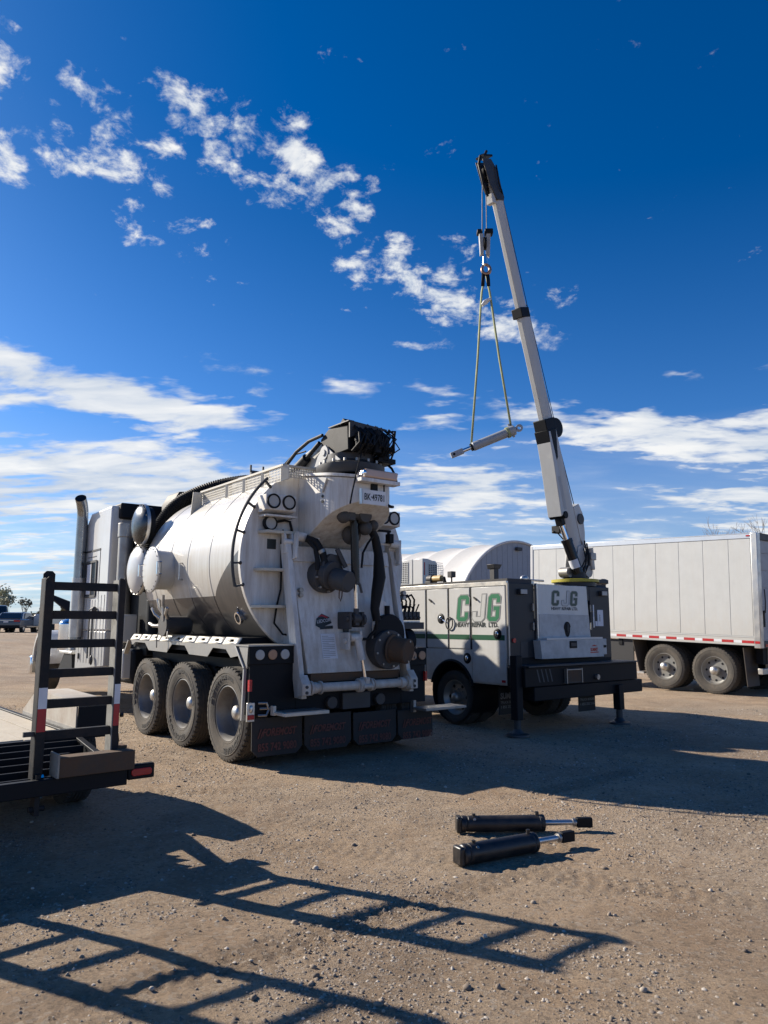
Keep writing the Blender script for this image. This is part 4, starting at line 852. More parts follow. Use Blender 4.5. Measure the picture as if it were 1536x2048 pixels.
    def fp(y, t): return (-1.235 + t * .055, y, 1.305 + t * .08)
    m = MB(); ncell = 9; ya, yb = y0, y1
    for i in range(ncell):
        a = ya + (yb - ya) * i / ncell; b = ya + (yb - ya) * (i + 1) / ncell; c0 = a + .15; c1 = b - .145
        P = [fp(a, 0), fp(b, 0), fp(b, 1), fp(a, 1), fp(c0 - .01, .36), fp(c1 + .01, .36), fp(c1 - .015, .72), fp(c0 + .015, .72)]
        m.add(P, [(0, 1, 5, 4), (1, 2, 6, 5), (2, 3, 7, 6), (3, 0, 4, 7)])
    fd = B('fender', m, SHELF, solid=.006)
    sk = [(y1 + .02, 1.30), (y1 - .02, 1.24), (y1 - .12, 1.235), (y1 - .22, 1.275), (y1 - .62, 1.27), (y1 - .78, 1.17), (y1 - 1.45, 1.16), (y1 - 1.62, 1.27), (y1 - 2.05, 1.265), (y1 - 2.2, 1.16), (y1 - 2.75, 1.15), (y1 - 2.9, 1.26), (y1 - 3.25, 1.25), (y1 - 3.38, 1.16), (y0 - .05, 1.19), (y0 - .02, 1.305)]
    B('fender_skirt', MB().prism([(-1.235, y, z) for y, z in sk], (.008, 0, 0)), ALUD, fd)
    B('fender_post', MB().beam((-1.235, -.31, 1.30), (-1.235, -.545, 1.06), .03, .09, (1, 0, 0)).beam((-1.235, -.53, 1.07), (-1.235, -.50, .50), .03, .075, (1, 0, 0)), GREYP, fd, bevel=.004)
    B('fender_post', MB().beam((-1.235, 3.25, 1.30), (-1.235, 3.42, 1.10), .03, .07, (1, 0, 0)), ALUD, fd)
    B('fender_gusset', MB().prism([(-1.27, -.40, 1.295), (-1.27, -.62, 1.295), (-1.27, -.60, 1.06)], (.012, 0, 0)), ALUD, fd)
    B('slot_backing', MB().box(-1.165, -.1, -.1, 3.3, 1.20, 1.38), BLACK, fd)  # black backing added behind the slots so they look dark
    B('fender', MB().box(1.10, 1.25, -.30, 3.25, 1.30, 1.33), SHELF)
    # ---- control valve bank on the right rear
    cb = B('control_bank', MB().box(.98, 1.44, -.40, -.20, 1.47, 1.56), STEEL, bevel=.006)
    B('bank_tray', MB().box(.95, 1.40, -.36, -.22, 1.56, 1.58), ALU, cb)
    for k in range(6):
        x = 1.0 + k * .07
        B('valve_section', MB().box(x, x + .055, -.36, -.22, 1.585, 1.70).cyl((x + .027, -.38, 1.62), (x + .027, -.20, 1.62), .022, 10), CASTING, cb, bevel=.006)
        B('control_lever', MB().beam((x + .03, -.30, 1.70), (x + .06, -.33, 1.80), .018, .018), BLACK, cb)
        B('hose', MB().tube([(x + .02, -.26, 1.70), (x + .03, -.27, 1.80 + .012 * k), (x - .03, -.28, 1.90 + .005 * k), (x - .12, -.28, 1.93 - .008 * k), (.86, -.27, 1.85 - .02 * k)], .013, 6), HOSE, cb)
        B('hose', MB().tube([(x + .03, -.25, 1.70), (x + .01, -.25, 1.76), (x - .04, -.26, 1.82 - .01 * k), (.86, -.26, 1.74 - .012 * k)], .012, 6), HOSE, cb)
    B('right_hose_reel', MB().cyl((1.12, -.30, 1.32), (1.26, -.30, 1.32), .16, 24), BLACK, bevel=.01)
    # ---- suction hose, filter house, domes between tank and cab
    path = [(-.92, 2.98, 1.75), (-1.02, 3.1, 2.1), (-1.03, 3.2, 2.45), (-.95, 3.3, 2.8), (-.80, 3.35, 3.12), (-.58, 3.35, 3.42), (-.28, 3.3, 3.64), (.05, 3.1, 3.78), (.32, 2.7, 3.82), (.42, 2.2, 3.74), (.40, 1.8, 3.6)]
    def spline(P, n):
        P = [V3(p) for p in P]; out = []
        for i in range(len(P) - 1):
            p0, p1, p2, p3 = P[max(i - 1, 0)], P[i], P[i + 1], P[min(i + 2, len(P) - 1)]
            for k in range(n):
                t = k / n; out.append(.5 * ((2 * p1) + (p2 - p0) * t + (2 * p0 - 5 * p1 + 4 * p2 - p3) * t * t + (3 * p1 - p0 - 3 * p2 + p3) * t ** 3))
        return out + [P[-1]]
    sp_ = spline(path, 22); cnt = [0]
    def rib(t):
        cnt[0] += 1; return .105 if cnt[0] % 2 else .088
    B('suction_hose', MB().tube(sp_, rib, 16), HOSE, sharp=80)
    B('hose_rack', MB().prism([(-.52, 3.62, 3.05), (-.52, 3.62, 3.52), (-.42, 3.62, 3.70), (.6, 3.62, 3.84), (.9, 3.62, 3.05)], (0, .5, 0)), BLACK, bevel=.01)
    B('pump_house', MB().box(-.95, .95, 3.35, 4.2, 1.05, 2.95), BLACK, bevel=.02)
    domem = M('polished_dome', (.56, .57, .57), .3, dirt=.2, coat=.4)
    chromd = M('dark_chrome_dome', (.085, .092, .10), .24, metal=1.0, dirt=.3, dcol=(.1, .1, .1))
    for (y, z, r, mt_) in ((3.12, 2.34, .365, domem), (3.06, 3.02, .31, chromd)):
        d = B('filter_dome', MB().lathe([(.001, -.10), (r * .3, -.094), (r * .6, -.075), (r * .82, -.045), (r * .95, -.012), (r * .98, .0)], (-1.24, y, z), (1, 0, 0), 44), mt_, sharp=60)
        B('dome_flange', MB().lathe([(r * .9, .02), (r * 1.02, .0), (r * 1.04, .015), (r * 1.04, .05), (r * .9, .06)], (-1.24, y, z), (1, 0, 0), 44), ALU, d)
        B('dome_drum', MB().cyl((-1.2, y, z), (-1.1, y, z), r * .9, 36), BLACK, d)
        for i in range(16):
            a = 2 * math.pi * i / 16
            B('dome_bolt', MB().cyl((-1.255, y + math.cos(a) * r * .99, z + math.sin(a) * r * .99), (-1.235, y + math.cos(a) * r * .99, z + math.sin(a) * r * .99), .011, 6), STEEL, d)
    B('hydraulic_tank', MB().cyl((-.85, 3.3, 1.28), (-.85, 3.3, 1.9), .14, 24), BLACK, bevel=.01)
    B('cyclone', MB().lathe([(.30, 1.2), (.30, 3.5), (.27, 3.62), (.18, 3.70), (.001, 3.73)], (.92, 3.02, 0), (0, 0, 1), 36), WHITE)
    B('blower_house', MB().box(.25, 1.2, 3.4, 4.45, 1.05, 3.18), BLACK, bevel=.02)
    B('vent_pipe', MB().tube([(1.1, 3.95, 3.15), (1.1, 3.9, 3.38), (1.1, 3.78, 3.46)], .06, 10), BLACK)
    B('fuel_tank', MB().box(-1.1, -.6, 3.5, 4.3, .62, 1.15), BLACK, bevel=.05)
    B('down_pipe', MB().cyl((-1.05, 4.25, 1.0), (-1.05, 4.25, 2.95), .12, 22).cyl((-1.05, 4.25, 2.95), (-1.05, 4.25, 3.18), .135, 22), ALUD, bevel=.006)
    B('side_box', MB().box(-1.22, -1.0, 3.66, 3.82, 1.25, 1.68), WHITE, bevel=.02)
    B('side_box', MB().box(-1.22, -1.0, 3.60, 3.84, .70, 1.15), WHITE, bevel=.02)
    # ---- cab
    sl = B('sleeper', MB().prism([(-1.2, 4.6, 1.42), (-1.2, 4.6, 3.52), (-1.2, 5.75, 3.51), (-1.2, 6.27, 3.10), (-1.2, 6.27, 1.42)], (2.4, 0, 0)), WHITE2, bevel=.03)
    B('sleeper_skirt', MB().prism([(-1.2, 4.6, .84), (-1.2, 4.6, 1.415), (-1.2, 6.27, 1.415), (-1.2, 6.27, .72)], (2.4, 0, 0)), GREYP, sl, bevel=.02)
    B('rear_wall_panel', MB().box(-1.02, 1.02, 4.565, 4.60, 1.7, 3.28), GREYP, sl)
    B('roof_fairing', MB().box(-1.08, .8, 4.50, 4.9, 3.30, 3.57), BLACK, sl, bevel=.03)
    for i in range(9):
        y = 4.72 + i * .17
        B('side_rib', MB().box(-1.206, -1.2, y, y + .016, .86, 2.02 if i not in (3, 4, 5) else 1.95), WHITE2 if i % 3 else GREYP, sl)
    wd = B('sleeper_window', MB().box(-1.212, -1.2, 5.26, 5.80, 2.03, 2.60), GLASS, sl, bevel=.004)
    B('window_frame', MB().box(-1.222, -1.205, 5.22, 5.27, 2.0, 2.63).box(-1.222, -1.205, 5.79, 5.84, 2.0, 2.63).box(-1.222, -1.205, 5.27, 5.79, 1.99, 2.03).box(-1.222, -1.205, 5.27, 5.79, 2.60, 2.64).box(-1.218, -1.205, 5.50, 5.53, 2.03, 2.60), STEEL, wd)
    B('window_blind', MB().box(-1.217, -1.211, 5.54, 5.77, 2.05, 2.58), PAPER, wd)
    B('access_door_trim', MB().box(-1.21, -1.2, 5.08, 6.02, 2.80, 2.83).box(-1.206, -1.2, 5.08, 5.095, 1.95, 2.80).box(-1.206, -1.2, 5.3, 5.8, 2.70, 2.712), STEEL, sl)
    for y, z in ((5.95, 2.52), (5.95, 1.98), (5.95, 1.33), (6.0, .92)):
        B('hinge', MB().box(-1.225, -1.2, y, y + .05, z, z + .1), STEEL, sl, bevel=.004)
    B('tie_down_bar', MB().tube([(-1.22, 5.25, 1.78), (-1.24, 5.2, 1.80), (-1.24, 5.2, .98)], .013, 6).tube([(-1.22, 5.35, 1.80), (-1.24, 5.38, 1.78), (-1.24, 5.38, .95)], .013, 6).ball((-1.25, 5.12, .93), .05, 10, 6, (.6, .8, 1.7)).ball((-1.25, 5.1, 1.78), .05, 10, 6), STEEL, sl)
    B('cab', MB().prism([(-.88, 6.27, .80), (-.88, 6.27, 3.05), (-.88, 6.95, 2.9), (-.88, 7.5, 1.7), (-.88, 7.6, .80)], (1.76, 0, 0)), WHITE2, bevel=.05)
    B('cab_window', MB().prism([(-.89, 6.4, 1.8), (-.89, 6.4, 2.7), (-.89, 6.85, 2.68), (-.89, 7.3, 1.8)], (1.78, 0, 0)), GLASS)
    B('hood', MB().prism([(-.70, 7.45, .85), (-.70, 7.45, 1.62), (-.70, 9.3, 1.46), (-.70, 9.65, 1.2), (-.70, 9.65, .7)], (1.4, 0, 0)), WHITE2, bevel=.12)
    for s in (-1, 1):
        pr = [(.62 * math.cos(a), .62 * math.sin(a)) for a in [math.pi * (-.02 + 1.04 * i / 18) for i in range(19)]]
        inn = [(.555 * math.cos(a), .555 * math.sin(a)) for a in [math.pi * (1.02 - 1.04 * i / 18) for i in range(19)]]
        B('front_fender', MB().prism([(s * .78, 8.72 + a, .78 + b) for a, b in pr + inn], (s * .46, 0, 0)), WHITE2, sharp=50)
        B('bumper', MB().box(s * .1, s * 1.2, 9.65, 9.85, .45, .85), CHROME, bevel=.04)
    B('air_cleaner', MB().cyl((-1.0, 7.55, 1.02), (-1.0, 7.55, 1.52), .19, 24).ball((-1.0, 7.55, 1.52), .19, 20, 10, (1, 1, .6)), CHROME)
    B('cab_steps', MB().box(-1.22, -.8, 6.45, 7.3, .98, 1.03).box(-1.22, -.8, 6.45, 7.4, .62, .67), ALU, bevel=.01)
    B('step_box', MB().prism([(-1.2, 6.4, .60), (-1.2, 6.5, 1.0), (-1.2, 7.0, 1.0), (-1.2, 7.45, .60)], (.5, 0, 0)), BLACK)
    # exhaust stacks
    for s in (-1, 1):
        ex = B('exhaust_stack', MB().tube([(s * 1.3, 5.95, 1.25), (s * 1.3, 5.95, 2.3)] + [(s * 1.3, 5.95, 3.45), (s * 1.31, 5.93, 3.58), (s * 1.35, 5.86, 3.70), (s * 1.40, 5.78, 3.78)], .098, 24, caps=False), M('stack_chrome', (.30, .32, .34), .22, metal=1.0, dirt=.3, dcol=(.1, .1, .1)), sharp=60)
        B('stack_mouth', MB().cyl((s * 1.398, 5.785, 3.776), (s * 1.37, 5.83, 3.73), .09, 20), BLACK, ex)
        B('heat_shield', MB().cyl((s * 1.3, 5.95, 1.3), (s * 1.3, 5.95, 2.35), .115, 24), ALU, ex)
    B('grab_rail', MB().tube([(-1.2, 6.35, 1.4), (-1.3, 6.36, 1.42), (-1.3, 6.36, 2.32), (-1.27, 6.34, 2.42), (-1.2, 6.32, 2.42)], .016, 8), CHROME)
    B('mirror', MB().prism([(-1.38, 7.40, 2.10), (-1.38, 7.36, 2.00), (-1.08, 7.0, 1.68), (-1.0, 7.0, 1.80), (-1.02, 7.05, 1.92)], (0, .12, 0)), BLACK, bevel=.02)
    B('mirror_arm', MB().tube([(-.88, 7.0, 1.74), (-1.2, 7.2, 1.85)], .02, 8), BLACK)
    return T
vac = vac_truck()

# ------------------------------------------------------------------ service truck with crane
def service_truck():
    T = empty('service_truck', (1.7874, 10.8238, 0), R(38))
    tag(T, 'white and black service truck with green lettering and raised telescopic crane', 'truck')
    B = lambda name, mb, mat, par=T, **k: mb.build(name, mat, par, **k)
    W = 2.44; top = 2.13; Lb = 3.45
    blk = M('black_body', (.013, .018, .026), .4, dirt=.18, dcol=(.05, .046, .042), spec=.35)
    tail = M('tailgate_paint', (.50, .51, .505), .42, dirt=.75, dcol=(.30, .285, .26))
    # body shell: a core with the door panels laid proud on the left side
    B('body_core', MB().box(.03, .55, .02, Lb, 1.15, top - .02).box(.03, .55, .02, .70, .66, 1.15).box(.03, .55, 1.75, Lb, .66, 1.15).box(1.88, W - .0, .02, Lb, .66, top).box(.55, 1.88, .1, Lb, 1.0, 1.12).box(.55, 1.88, 3.3, Lb, 1.0, top - .02), blk)
    B('roof_deck', MB().box(.05, .58, .03, Lb, top - .01, top + .07).box(1.86, W, .03, Lb, top, top + .05), M('roof_coating', (.06, .06, .062), .85))
    B('roof_edge', MB().box(-.012, .03, -.005, Lb, top - .035, top + .03), ALU, bevel=.004)
    B('side_frame', MB().box(.004, .03, .0, Lb, 1.15, top - .035).box(.004, .03, .0, .74, .66, 1.15), WHITE2)
    seams = [(.03, .715), (.765, 1.215), (1.255, 1.745), (1.79, 2.44), (2.48, 3.42)]
    for i, (a, b) in enumerate(seams):
        z0 = .68 if i in (0, 3, 4) else 1.165
        d = B('locker_door', MB().box(-.012, .012, a, b, z0 if i else .68, top - .045), WHITE2, bevel=.004)
    # wheel arch panel
    n = 18; yc, zc, r = 1.18, .50, .485
    arch = [(0, .74, 1.148), (0, .74, .68)] + [(0, yc - math.cos(math.pi * i / n) * r, zc + math.sin(math.pi * i / n) * r) for i in range(n + 1) if zc + math.sin(math.pi * i / n) * r > .6]
    arch = [(0, .735, 1.148), (0, .735, .66)] + [(0, yc - math.cos(a) * r, zc + math.sin(a) * r) for a in [math.pi * (.10 + .80 * i / n) for i in range(n + 1)]] + [(0, 1.77, .66), (0, 1.77, 1.148)]
    B('wheel_arch_panel', MB().prism(arch, (-.01, 0, 0)), WHITE2)
    lip = [(-.012, yc - math.cos(a) * (r - .01), zc + math.sin(a) * (r - .01)) for a in [math.pi * (.08 + .84 * i / n) for i in range(n + 1)]]
    B('wheel_arch_lip', MB().tube(lip, .022, 8), BLACK)
    B('wheel_well', MB().lathe([(r - .02, 0), (r - .02, .6)], (.0, yc, zc), (1, 0, 0), 32), BLACK)
    # stripe
    [B('green_stripe', MB().box(-.0145, -.0122, a, b, 1.30, 1.375), M('stripe_green', (.012, .085, .045), .4)) for a, b in ((.05, .71), (.77, 1.21), (1.26, 1.74), (1.795, 2.435))]
    for y in (.74, 1.235, 1.767, 2.46):
        B('door_gap', MB().box(-.002, .0035, y - .024, y + .024, 1.155 if y < 1.7 else .68, top - .045), M('gap', (.03, .03, .03), .8))
    # letters
    g = (-.0145, 0, 0)
    lt = [('C', 1.052, GREEN, GREYV), ('J', .705, SILV, GREYV), ('G', .395, GREEN, GREYV)]
    for ch, y, m1, m2 in lt:
        block_letter(ch, (-.0145, y, 1.578), (0, -1, 0), (0, 0, 1), .235 if ch == 'G' else .245, .395, m1, m2, T, .13)
    text('side_lettering', 'HEAVY  REPAIR  LTD.', .092, (-.0145, 1.075, 1.492), (0, -1, 0), (0, -.012, 1), GREEN if False else INK, T, width=.90, bold=.0035)
    # latches
    for y, z in ((1.41, 1.62), (.19, 1.39), (.825, 1.02)):
        l = B('paddle_latch', MB().lathe([(.001, -.012), (.05, -.012), (.075, -.006), (.082, 0)], (-.014, y, z), (1, 0, 0), 26), BLACK)
        B('latch_handle', MB().ball((-.03, y, z), .04, 12, 8, (.4, .7, 1)), CHROME, l)
    B('latch_ring', MB().tube([(-.03, 1.20 + .075 * math.cos(a) + .02 * math.sin(a), 1.545 + .09 * math.sin(a) - .03 * math.cos(a)) for a in [2 * math.pi * i / 20 for i in range(20)]], .009, 6, closed=True), BLACK)
    B('latch_ring', MB().tube([(-.02, 1.36, 1.60), (-.03, 1.27, 1.56)], .01, 6), CHROME)
    for y, z in ((1.66, 1.92), (.635, 1.925)):
        B('door_holder', MB().tube([(-.014, y + .03, z + .01), (-.03, y, z), (-.03, y - .05, z - .035)], .014, 6), RUBBER)
    B('clearance_light', MB().box(-.02, -.012, .05, .12, .70, .735), LENSR)
    # rear wheel
    wh = make_wheel('wheel', .41, .255, .235, TYRED, ALUD, .10, .075, .02, T, tmat=TYRED, bolts=8, holes=6); wh.location = (.15, yc, .41)
    copy_tree(wh, T, (W - .15, yc, .41), (0, 0, math.pi))
    ty = tyre_mb(.41, .255, .235, 40, 48).build('inner_tyre', TYRED, T); ty.location = (.43, yc, .41)
    c = ty.copy(); COL.objects.link(c); c.parent = T; c.location = (W - .43, yc, .41)
    copy_tree(wh, T, (.12, 5.3, .45), None); copy_tree(wh, T, (W - .12, 5.3, .45), (0, 0, math.pi))
    B('axle', MB().cyl((.3, yc, .41), (2.1, yc, .41), .06, 12).ball((1.22, yc, .43), .17, 12, 8), BLACK)
    B('frame_rails', MB().box(.78, .86, -.2, 6, .62, .82).box(1.58, 1.66, -.2, 6, .62, .82), BLACK)
    # cab
    cab = B('cab', MB().prism([(.25, 3.6, .65), (.25, 3.6, 1.95), (.25, 3.75, 2.05), (.25, 4.75, 2.02), (.25, 5.25, 1.45), (.25, 6.2, 1.30), (.25, 6.35, .65)], (1.94, 0, 0)), WHITE2, bevel=.06)
    B('cab_window', MB().box(.24, 2.2, 3.95, 4.8, 1.45, 1.9), GLASS, cab)
    # rear faces
    rl = B('rear_cabinet', MB().box(.0, .56, -.02, .02, 1.05, top), blk, bevel=.004)
    B('corner_trim', MB().box(-.016, .012, -.03, .0, .66, top), ALUD, rl)
    B('rear_cabinet', MB().box(1.92, W, -.02, .02, 1.0, top), blk, bevel=.004)
    B('rear_lower', MB().box(.0, W, -.015, .02, .62, 1.05), BLACK)
    for x, z in ((.21, 2.02), (2.17, 2.04)):
        l = B('rear_work_light', MB().box(x, x + .16, -.075, -.02, z - .055, z + .03), STEEL, bevel=.01)
        B('lamp', MB().box(x + .012, x + .148, -.078, -.074, z - .045, z + .02), LENSW, l)
    B('tail_lamp', MB().cyl((.1, -.02, 1.30), (.1, -.04, 1.30), .035, 16), LENSR)
    B('safety_label', MB().box(.08, .17, -.024, -.02, .98, 1.06).box(.08, .17, -.024, -.02, .80, .95), PAPER)
    text('safety_print', 'W', .09, (.095, -.0245, .84), (1, 0, 0), (0, 0, 1), INK, T)
    B('vent_panel', MB().box(.24, .40, -.024, -.02, 1.05, 1.28), STEEL)
    # tailgate door
    td = B('tailgate', MB().prism([(.615, -.02, 2.12), (1.80, -.02, 2.13), (1.86, -.02, 1.28), (.615, -.02, 1.28)], (0, -.035, 0)), WHITE2, bevel=.006)
    B('tailgate_dirt_panel', MB().prism([(.625, -.056, 1.685), (1.825, -.056, 1.675), (1.855, -.056, 1.30), (.625, -.056, 1.30)], (0, -.006, 0)), tail, td, bevel=.003)
    B('tailgate_frame', MB().box(.585, .613, -.06, -.02, 1.26, 2.14), ALU, td)
    lower = B('tailgate_box', MB().prism([(.52, -.02, 1.30), (2.04, -.02, 1.30), (2.045, -.02, 1.025), (.55, -.02, 1.025)], (0, -.14, 0)), tail, bevel=.006)
    B('box_lip', MB().box(.66, 2.02, -.165, -.02, 1.301, 1.33), WHITE2, lower)
    B('box_latch', MB().box(1.19, 1.36, -.175, -.16, 1.17, 1.28), BLACK, lower, bevel=.006); B('latch_face', MB().box(1.21, 1.34, -.179, -.174, 1.2, 1.25), STEEL, lower)
    red = M('red_badge', (.42, .03, .02), .4)
    text('badge_lettering', 'SUMMIT', .07, (1.70, -.1615, 1.115), (1, 0, 0), (0, 0, 1), red, lower, width=.19, bold=.003)
    B('badge_band', MB().prism([(1.69, -.161, 1.10), (1.91, -.161, 1.105), (1.90, -.161, 1.09), (1.70, -.161, 1.085)], (0, -.001, 0)).prism([(1.72, -.161, 1.19), (1.88, -.161, 1.19), (1.80, -.161, 1.215)], (0, -.001, 0)), red, lower)
    B('gate_handle', MB().prism([(1.27 + .078 * math.cos(a) * (1 if math.sin(a) > 0 else .8), -.062, 1.47 + .12 * math.sin(a) * (.85 if math.sin(a) > 0 else 1.1)) for a in [2 * math.pi * i / 24 for i in range(24)]], (0, -.012, 0)), BLACK, td, bevel=.004)
    B('gate_handle_grip', MB().ball((1.27, -.076, 1.47), .05, 12, 8, (.5, .35, 1.5)), STEEL, td)
    for ch, x, m1, m2 in (('C', .925, INK, GREYV), ('J', 1.16, SILV, GREYV), ('G', 1.37, INK, GREYV)):
        block_letter(ch, (x, -.0565, 1.815), (1, 0, 0), (0, 0, 1), .165, .225, M('dark_green_vinyl', (.02, .06, .045), .4) if ch != 'J' else SILV, m2, td, .10)
    text('tailgate_lettering', 'HEAVY REPAIR LTD.', .062, (.915, -.0565, 1.748), (1, 0, 0), (0, 0, 1), INK, td, width=.64, bold=.002)
    for x in (.54, 1.92):
        for z in (1.78, 1.50):
            B('gate_hinge', MB().tube([(x, -.03, z - .05), (x - .03, -.05, z - .05), (x - .03, -.05, z + .05), (x, -.03, z + .05)], .012, 6), ALUD)
    B('reflector', MB().box(1.985, 2.01, -.03, -.02, 1.48, 1.84), WHITET); B('notice', MB().box(2.10, 2.25, -.026, -.02, 1.50, 1.76).box(2.04, 2.09, -.026, -.02, 1.50, 1.58), PAPER)
    text('notice_print', 'i', .16, (2.14, -.027, 1.58), (1, 0, 0), (0, 0, 1), GREYV, T, bold=.004)
    sb = B('switch_box', MB().box(2.07, 2.25, -.07, -.02, 1.05, 1.30), tail, bevel=.006); B('switch', MB().box(2.13, 2.22, -.085, -.07, 1.16, 1.20), BLACK, sb)
    # bumper and hitch
    bp_ = B('rear_bumper', MB().box(-.06, 2.62, -.36, -.02, .66, .93), BLACK, bevel=.01)
    B('bumper_step', MB().box(-.04, 2.58, -.42, -.02, .935, .955), STEEL, bp_)
    B('outrigger_beam', MB().box(.15, 2.78, -.34, -.10, .46, .655), BLACK, bp_, bevel=.01)
    B('hitch_receiver', MB().box(.80, 1.15, -.40, -.36, .68, .89), STEEL, bp_, bevel=.005); B('receiver_recess', MB().box(.825, 1.125, -.404, -.40, .70, .868), RUST, bp_)
    B('receiver_frame', MB().box(.79, .805, -.412, -.36, .68, .89).box(1.14, 1.155, -.412, -.36, .68, .89).box(.8, 1.15, -.412, -.36, .868, .88), ALUD, bp_)
    B('plug_socket', MB().cyl((1.55, -.36, .74), (1.55, -.40, .74), .04, 16).box(1.53, 1.58, -.405, -.395, .73, .77), ALUD, bp_)
    for k in range(4):
        B('hazard_stripe', MB().prism([(.18 + k * .09, -.3605, .90), (.205 + k * .09, -.3605, .90), (.26 + k * .09, -.3605, .72), (.235 + k * .09, -.3605, .72)], (0, -.002, 0)), M('worn_grey', (.06, .065, .07), .6), bp_)
    for (x, y, zt) in ((-.11, -.24, 1.1), (2.12, -.34, .6)):
        o = B('outrigger_leg', MB().box(x - .062, x + .062, y - .062, y + .062, .22, zt), BLACK, bevel=.01)
        B('outrigger_ram', MB().cyl((x, y, .06), (x, y, .24), .05, 16), STEEL, o); B('outrigger_foot', MB().lathe([(.05, .10), (.09, .05), (.16, .03), (.165, .005), (.001, .005)], (x, y, 0), (0, 0, 1), 28), STEEL, o)
    for (x0, x1) in ((-.02, .42), (1.42, 1.86)):
        y = .60 if x0 < 0 else -.05
        if x0 < 0: x0 += .17; x1 += .17; y = .42
        fl = B('mud_flap', MB().box(x0 + .08, x1 + .05, y - .004, y + .01, .20, .60), RUBBER)
        text('flap_lettering', 'SUMMIT', .12, (x0 + .11, y - .006, .43), (1, 0, 0), (0, 0, 1), GREYV, fl, width=.38, bold=.004)
        text('flap_lettering', 'TRUCK BODIES', .05, (x0 + .11, y - .006, .36), (1, 0, 0), (0, 0, 1), GREYV, fl, width=.36)
        text('flap_lettering', '1 855 252 2162', .055, (x0 + .11, y - .006, .29), (1, 0, 0), (0, 0, 1), GREYV, fl, width=.36)
    # roof gear
    ww = B('roof_light', MB().box(.36, .46, 1.55, 1.65, 2.30, 2.40).cyl((.41, 1.6, 2.15), (.41, 1.6, 2.3), .015, 8), STEEL, bevel=.006)
    B('roof_stack', MB().box(.40, .50, .62, .72, 2.14, 2.40).prism([(.36, .58, 2.46), (.54, .58, 2.46), (.51, .60, 2.39), (.39, .60, 2.39)], (0, .16, 0)), STEEL, bevel=.006)
    B('roof_hook', MB().box(.2, .3, 1.05, 1.12, 2.148, 2.17).cyl((.25, 1.08, 2.17), (.25, 1.08, 2.2), .012, 6), ALU)
    B('vise', MB().box(.75, .95, .3, .5, 2.15, 2.2).ball((.85, .4, 2.24), .07, 12, 8, (1.2, .8, .8)).cyl((.9, .4, 2.22), (1.3, .4, 2.22), .018, 8), ALU)
    B('folding_table', MB().box(.62, 1.2, .1, .6, 2.12, 2.145), SHELF)
    # ---- crane
    cr = B('crane', MB().lathe([(.34, 2.14), (.34, 2.20), (.30, 2.21), (.30, 2.26), (.20, 2.28), (.20, 2.38), (.001, 2.38)], (1.98, .30, 0), (0, 0, 1), 40), blk)
    B('yellow_ring', MB().lathe([(.345, 2.205), (.385, 2.21), (.385, 2.255), (.345, 2.26)], (1.98, .30, 0), (0, 0, 1), 44, close=True), YELLOW, cr)
    B('crane_base', MB().box(1.62, 2.40, -.015, .75, 1.9, 2.14).box(2.3, 2.62, .1, .28, 2.20, 2.27).cyl((2.55, .19, 2.24), (2.66, .19, 2.24), .05, 12), blk, cr, bevel=.01)
    P0 = Vec((1.956, .282, 2.667)); Tp = Vec((-.001, .098, 8.552)); e = (Tp - P0).normalized(); L = (Tp - P0).length
    _, sd, u = basis(e)          # u: away from the load (back of the boom)
    if u.x < 0: u = -u
    bpt = lambda s, a=0.0, b=0.0: P0 + e * s + u * a + sd * b
    boomp = M('boom_paint', (.47, .47, .455), .36, dirt=.3, dcol=(.36, .34, .30), streak=True, coat=.2)
    def sect(name, s0, s1, w, h):
        c = .28
        pr = [(-w / 2, h / 2), (-w / 2, -h * .12), (-w * .26, -h / 2), (w * .26, -h / 2), (w / 2, -h * .12), (w / 2, h / 2)]
        n = len(pr); A = [bpt(s0, y, x) for x, y in pr]; Bq = [bpt(s1, y, x) for x, y in pr]
        return B(name, MB().add(A + Bq, [tuple(range(n)), tuple(range(2 * n - 1, n - 1, -1))] + [(i, (i + 1) % n, (i + 1) % n + n, i + n) for i in range(n)]), boomp, cr, bevel=.006)
    sect('boom_section', -.05, 2.2, .20, .25); sect('boom_section', 2.1, 4.05, .165, .21); sect('boom_section', 4.0, L - .05, .135, .175)
    B('boom_collar', MB().beam(bpt(2.10, -.02), bpt(2.30, -.02), .24, .30, u), BLACK, cr, bevel=.012)
    B('boom_collar', MB().prism([bpt(2.12, -.18, -.13), bpt(1.55, -.14, -.115), bpt(1.65, -.02, -.115), bpt(2.12, .08, -.13)], sd * .26), BLACK, cr, bevel=.006)
    B('boom_collar', MB().beam(bpt(3.97, -.01), bpt(4.13, -.01), .19, .235, u), BLACK, cr, bevel=.01)
    B('boom_underframe', MB().prism([bpt(.72, -.31, -.13), bpt(.78, -.10, -.13), bpt(2.1, -.10, -.13), bpt(2.1, -.15, -.13), bpt(1.55, -.20, -.13)], sd * .26), boomp, cr, bevel=.006)
    B('underframe_recess', MB().prism([bpt(.80, -.20, -.132), bpt(.80, -.12, -.132), bpt(1.35, -.10, -.132), bpt(1.35, -.17, -.132)], sd * .264), GREYP, cr)
    B('lift_knuckle', MB().cyl(bpt(.72, -.2, -.15), bpt(.72, -.2, .15), .06, 16).beam(bpt(.55, -.19), bpt(.75, -.2), .12, .1), BLACK, cr, bevel=.006)
    k0, k1 = Vec((1.86, .14, 2.36)), bpt(.62, -.19)
    km = k0 + (k1 - k0) * .58
    lf = B('lift_cylinder', MB().cyl(k0, km, .085, 20).cyl(km, km + (k1 - km).normalized() * .06, .095, 20), BLACKG, cr)
    B('cylinder_rod', MB().cyl(km, k1, .045, 16), CHROME, lf)
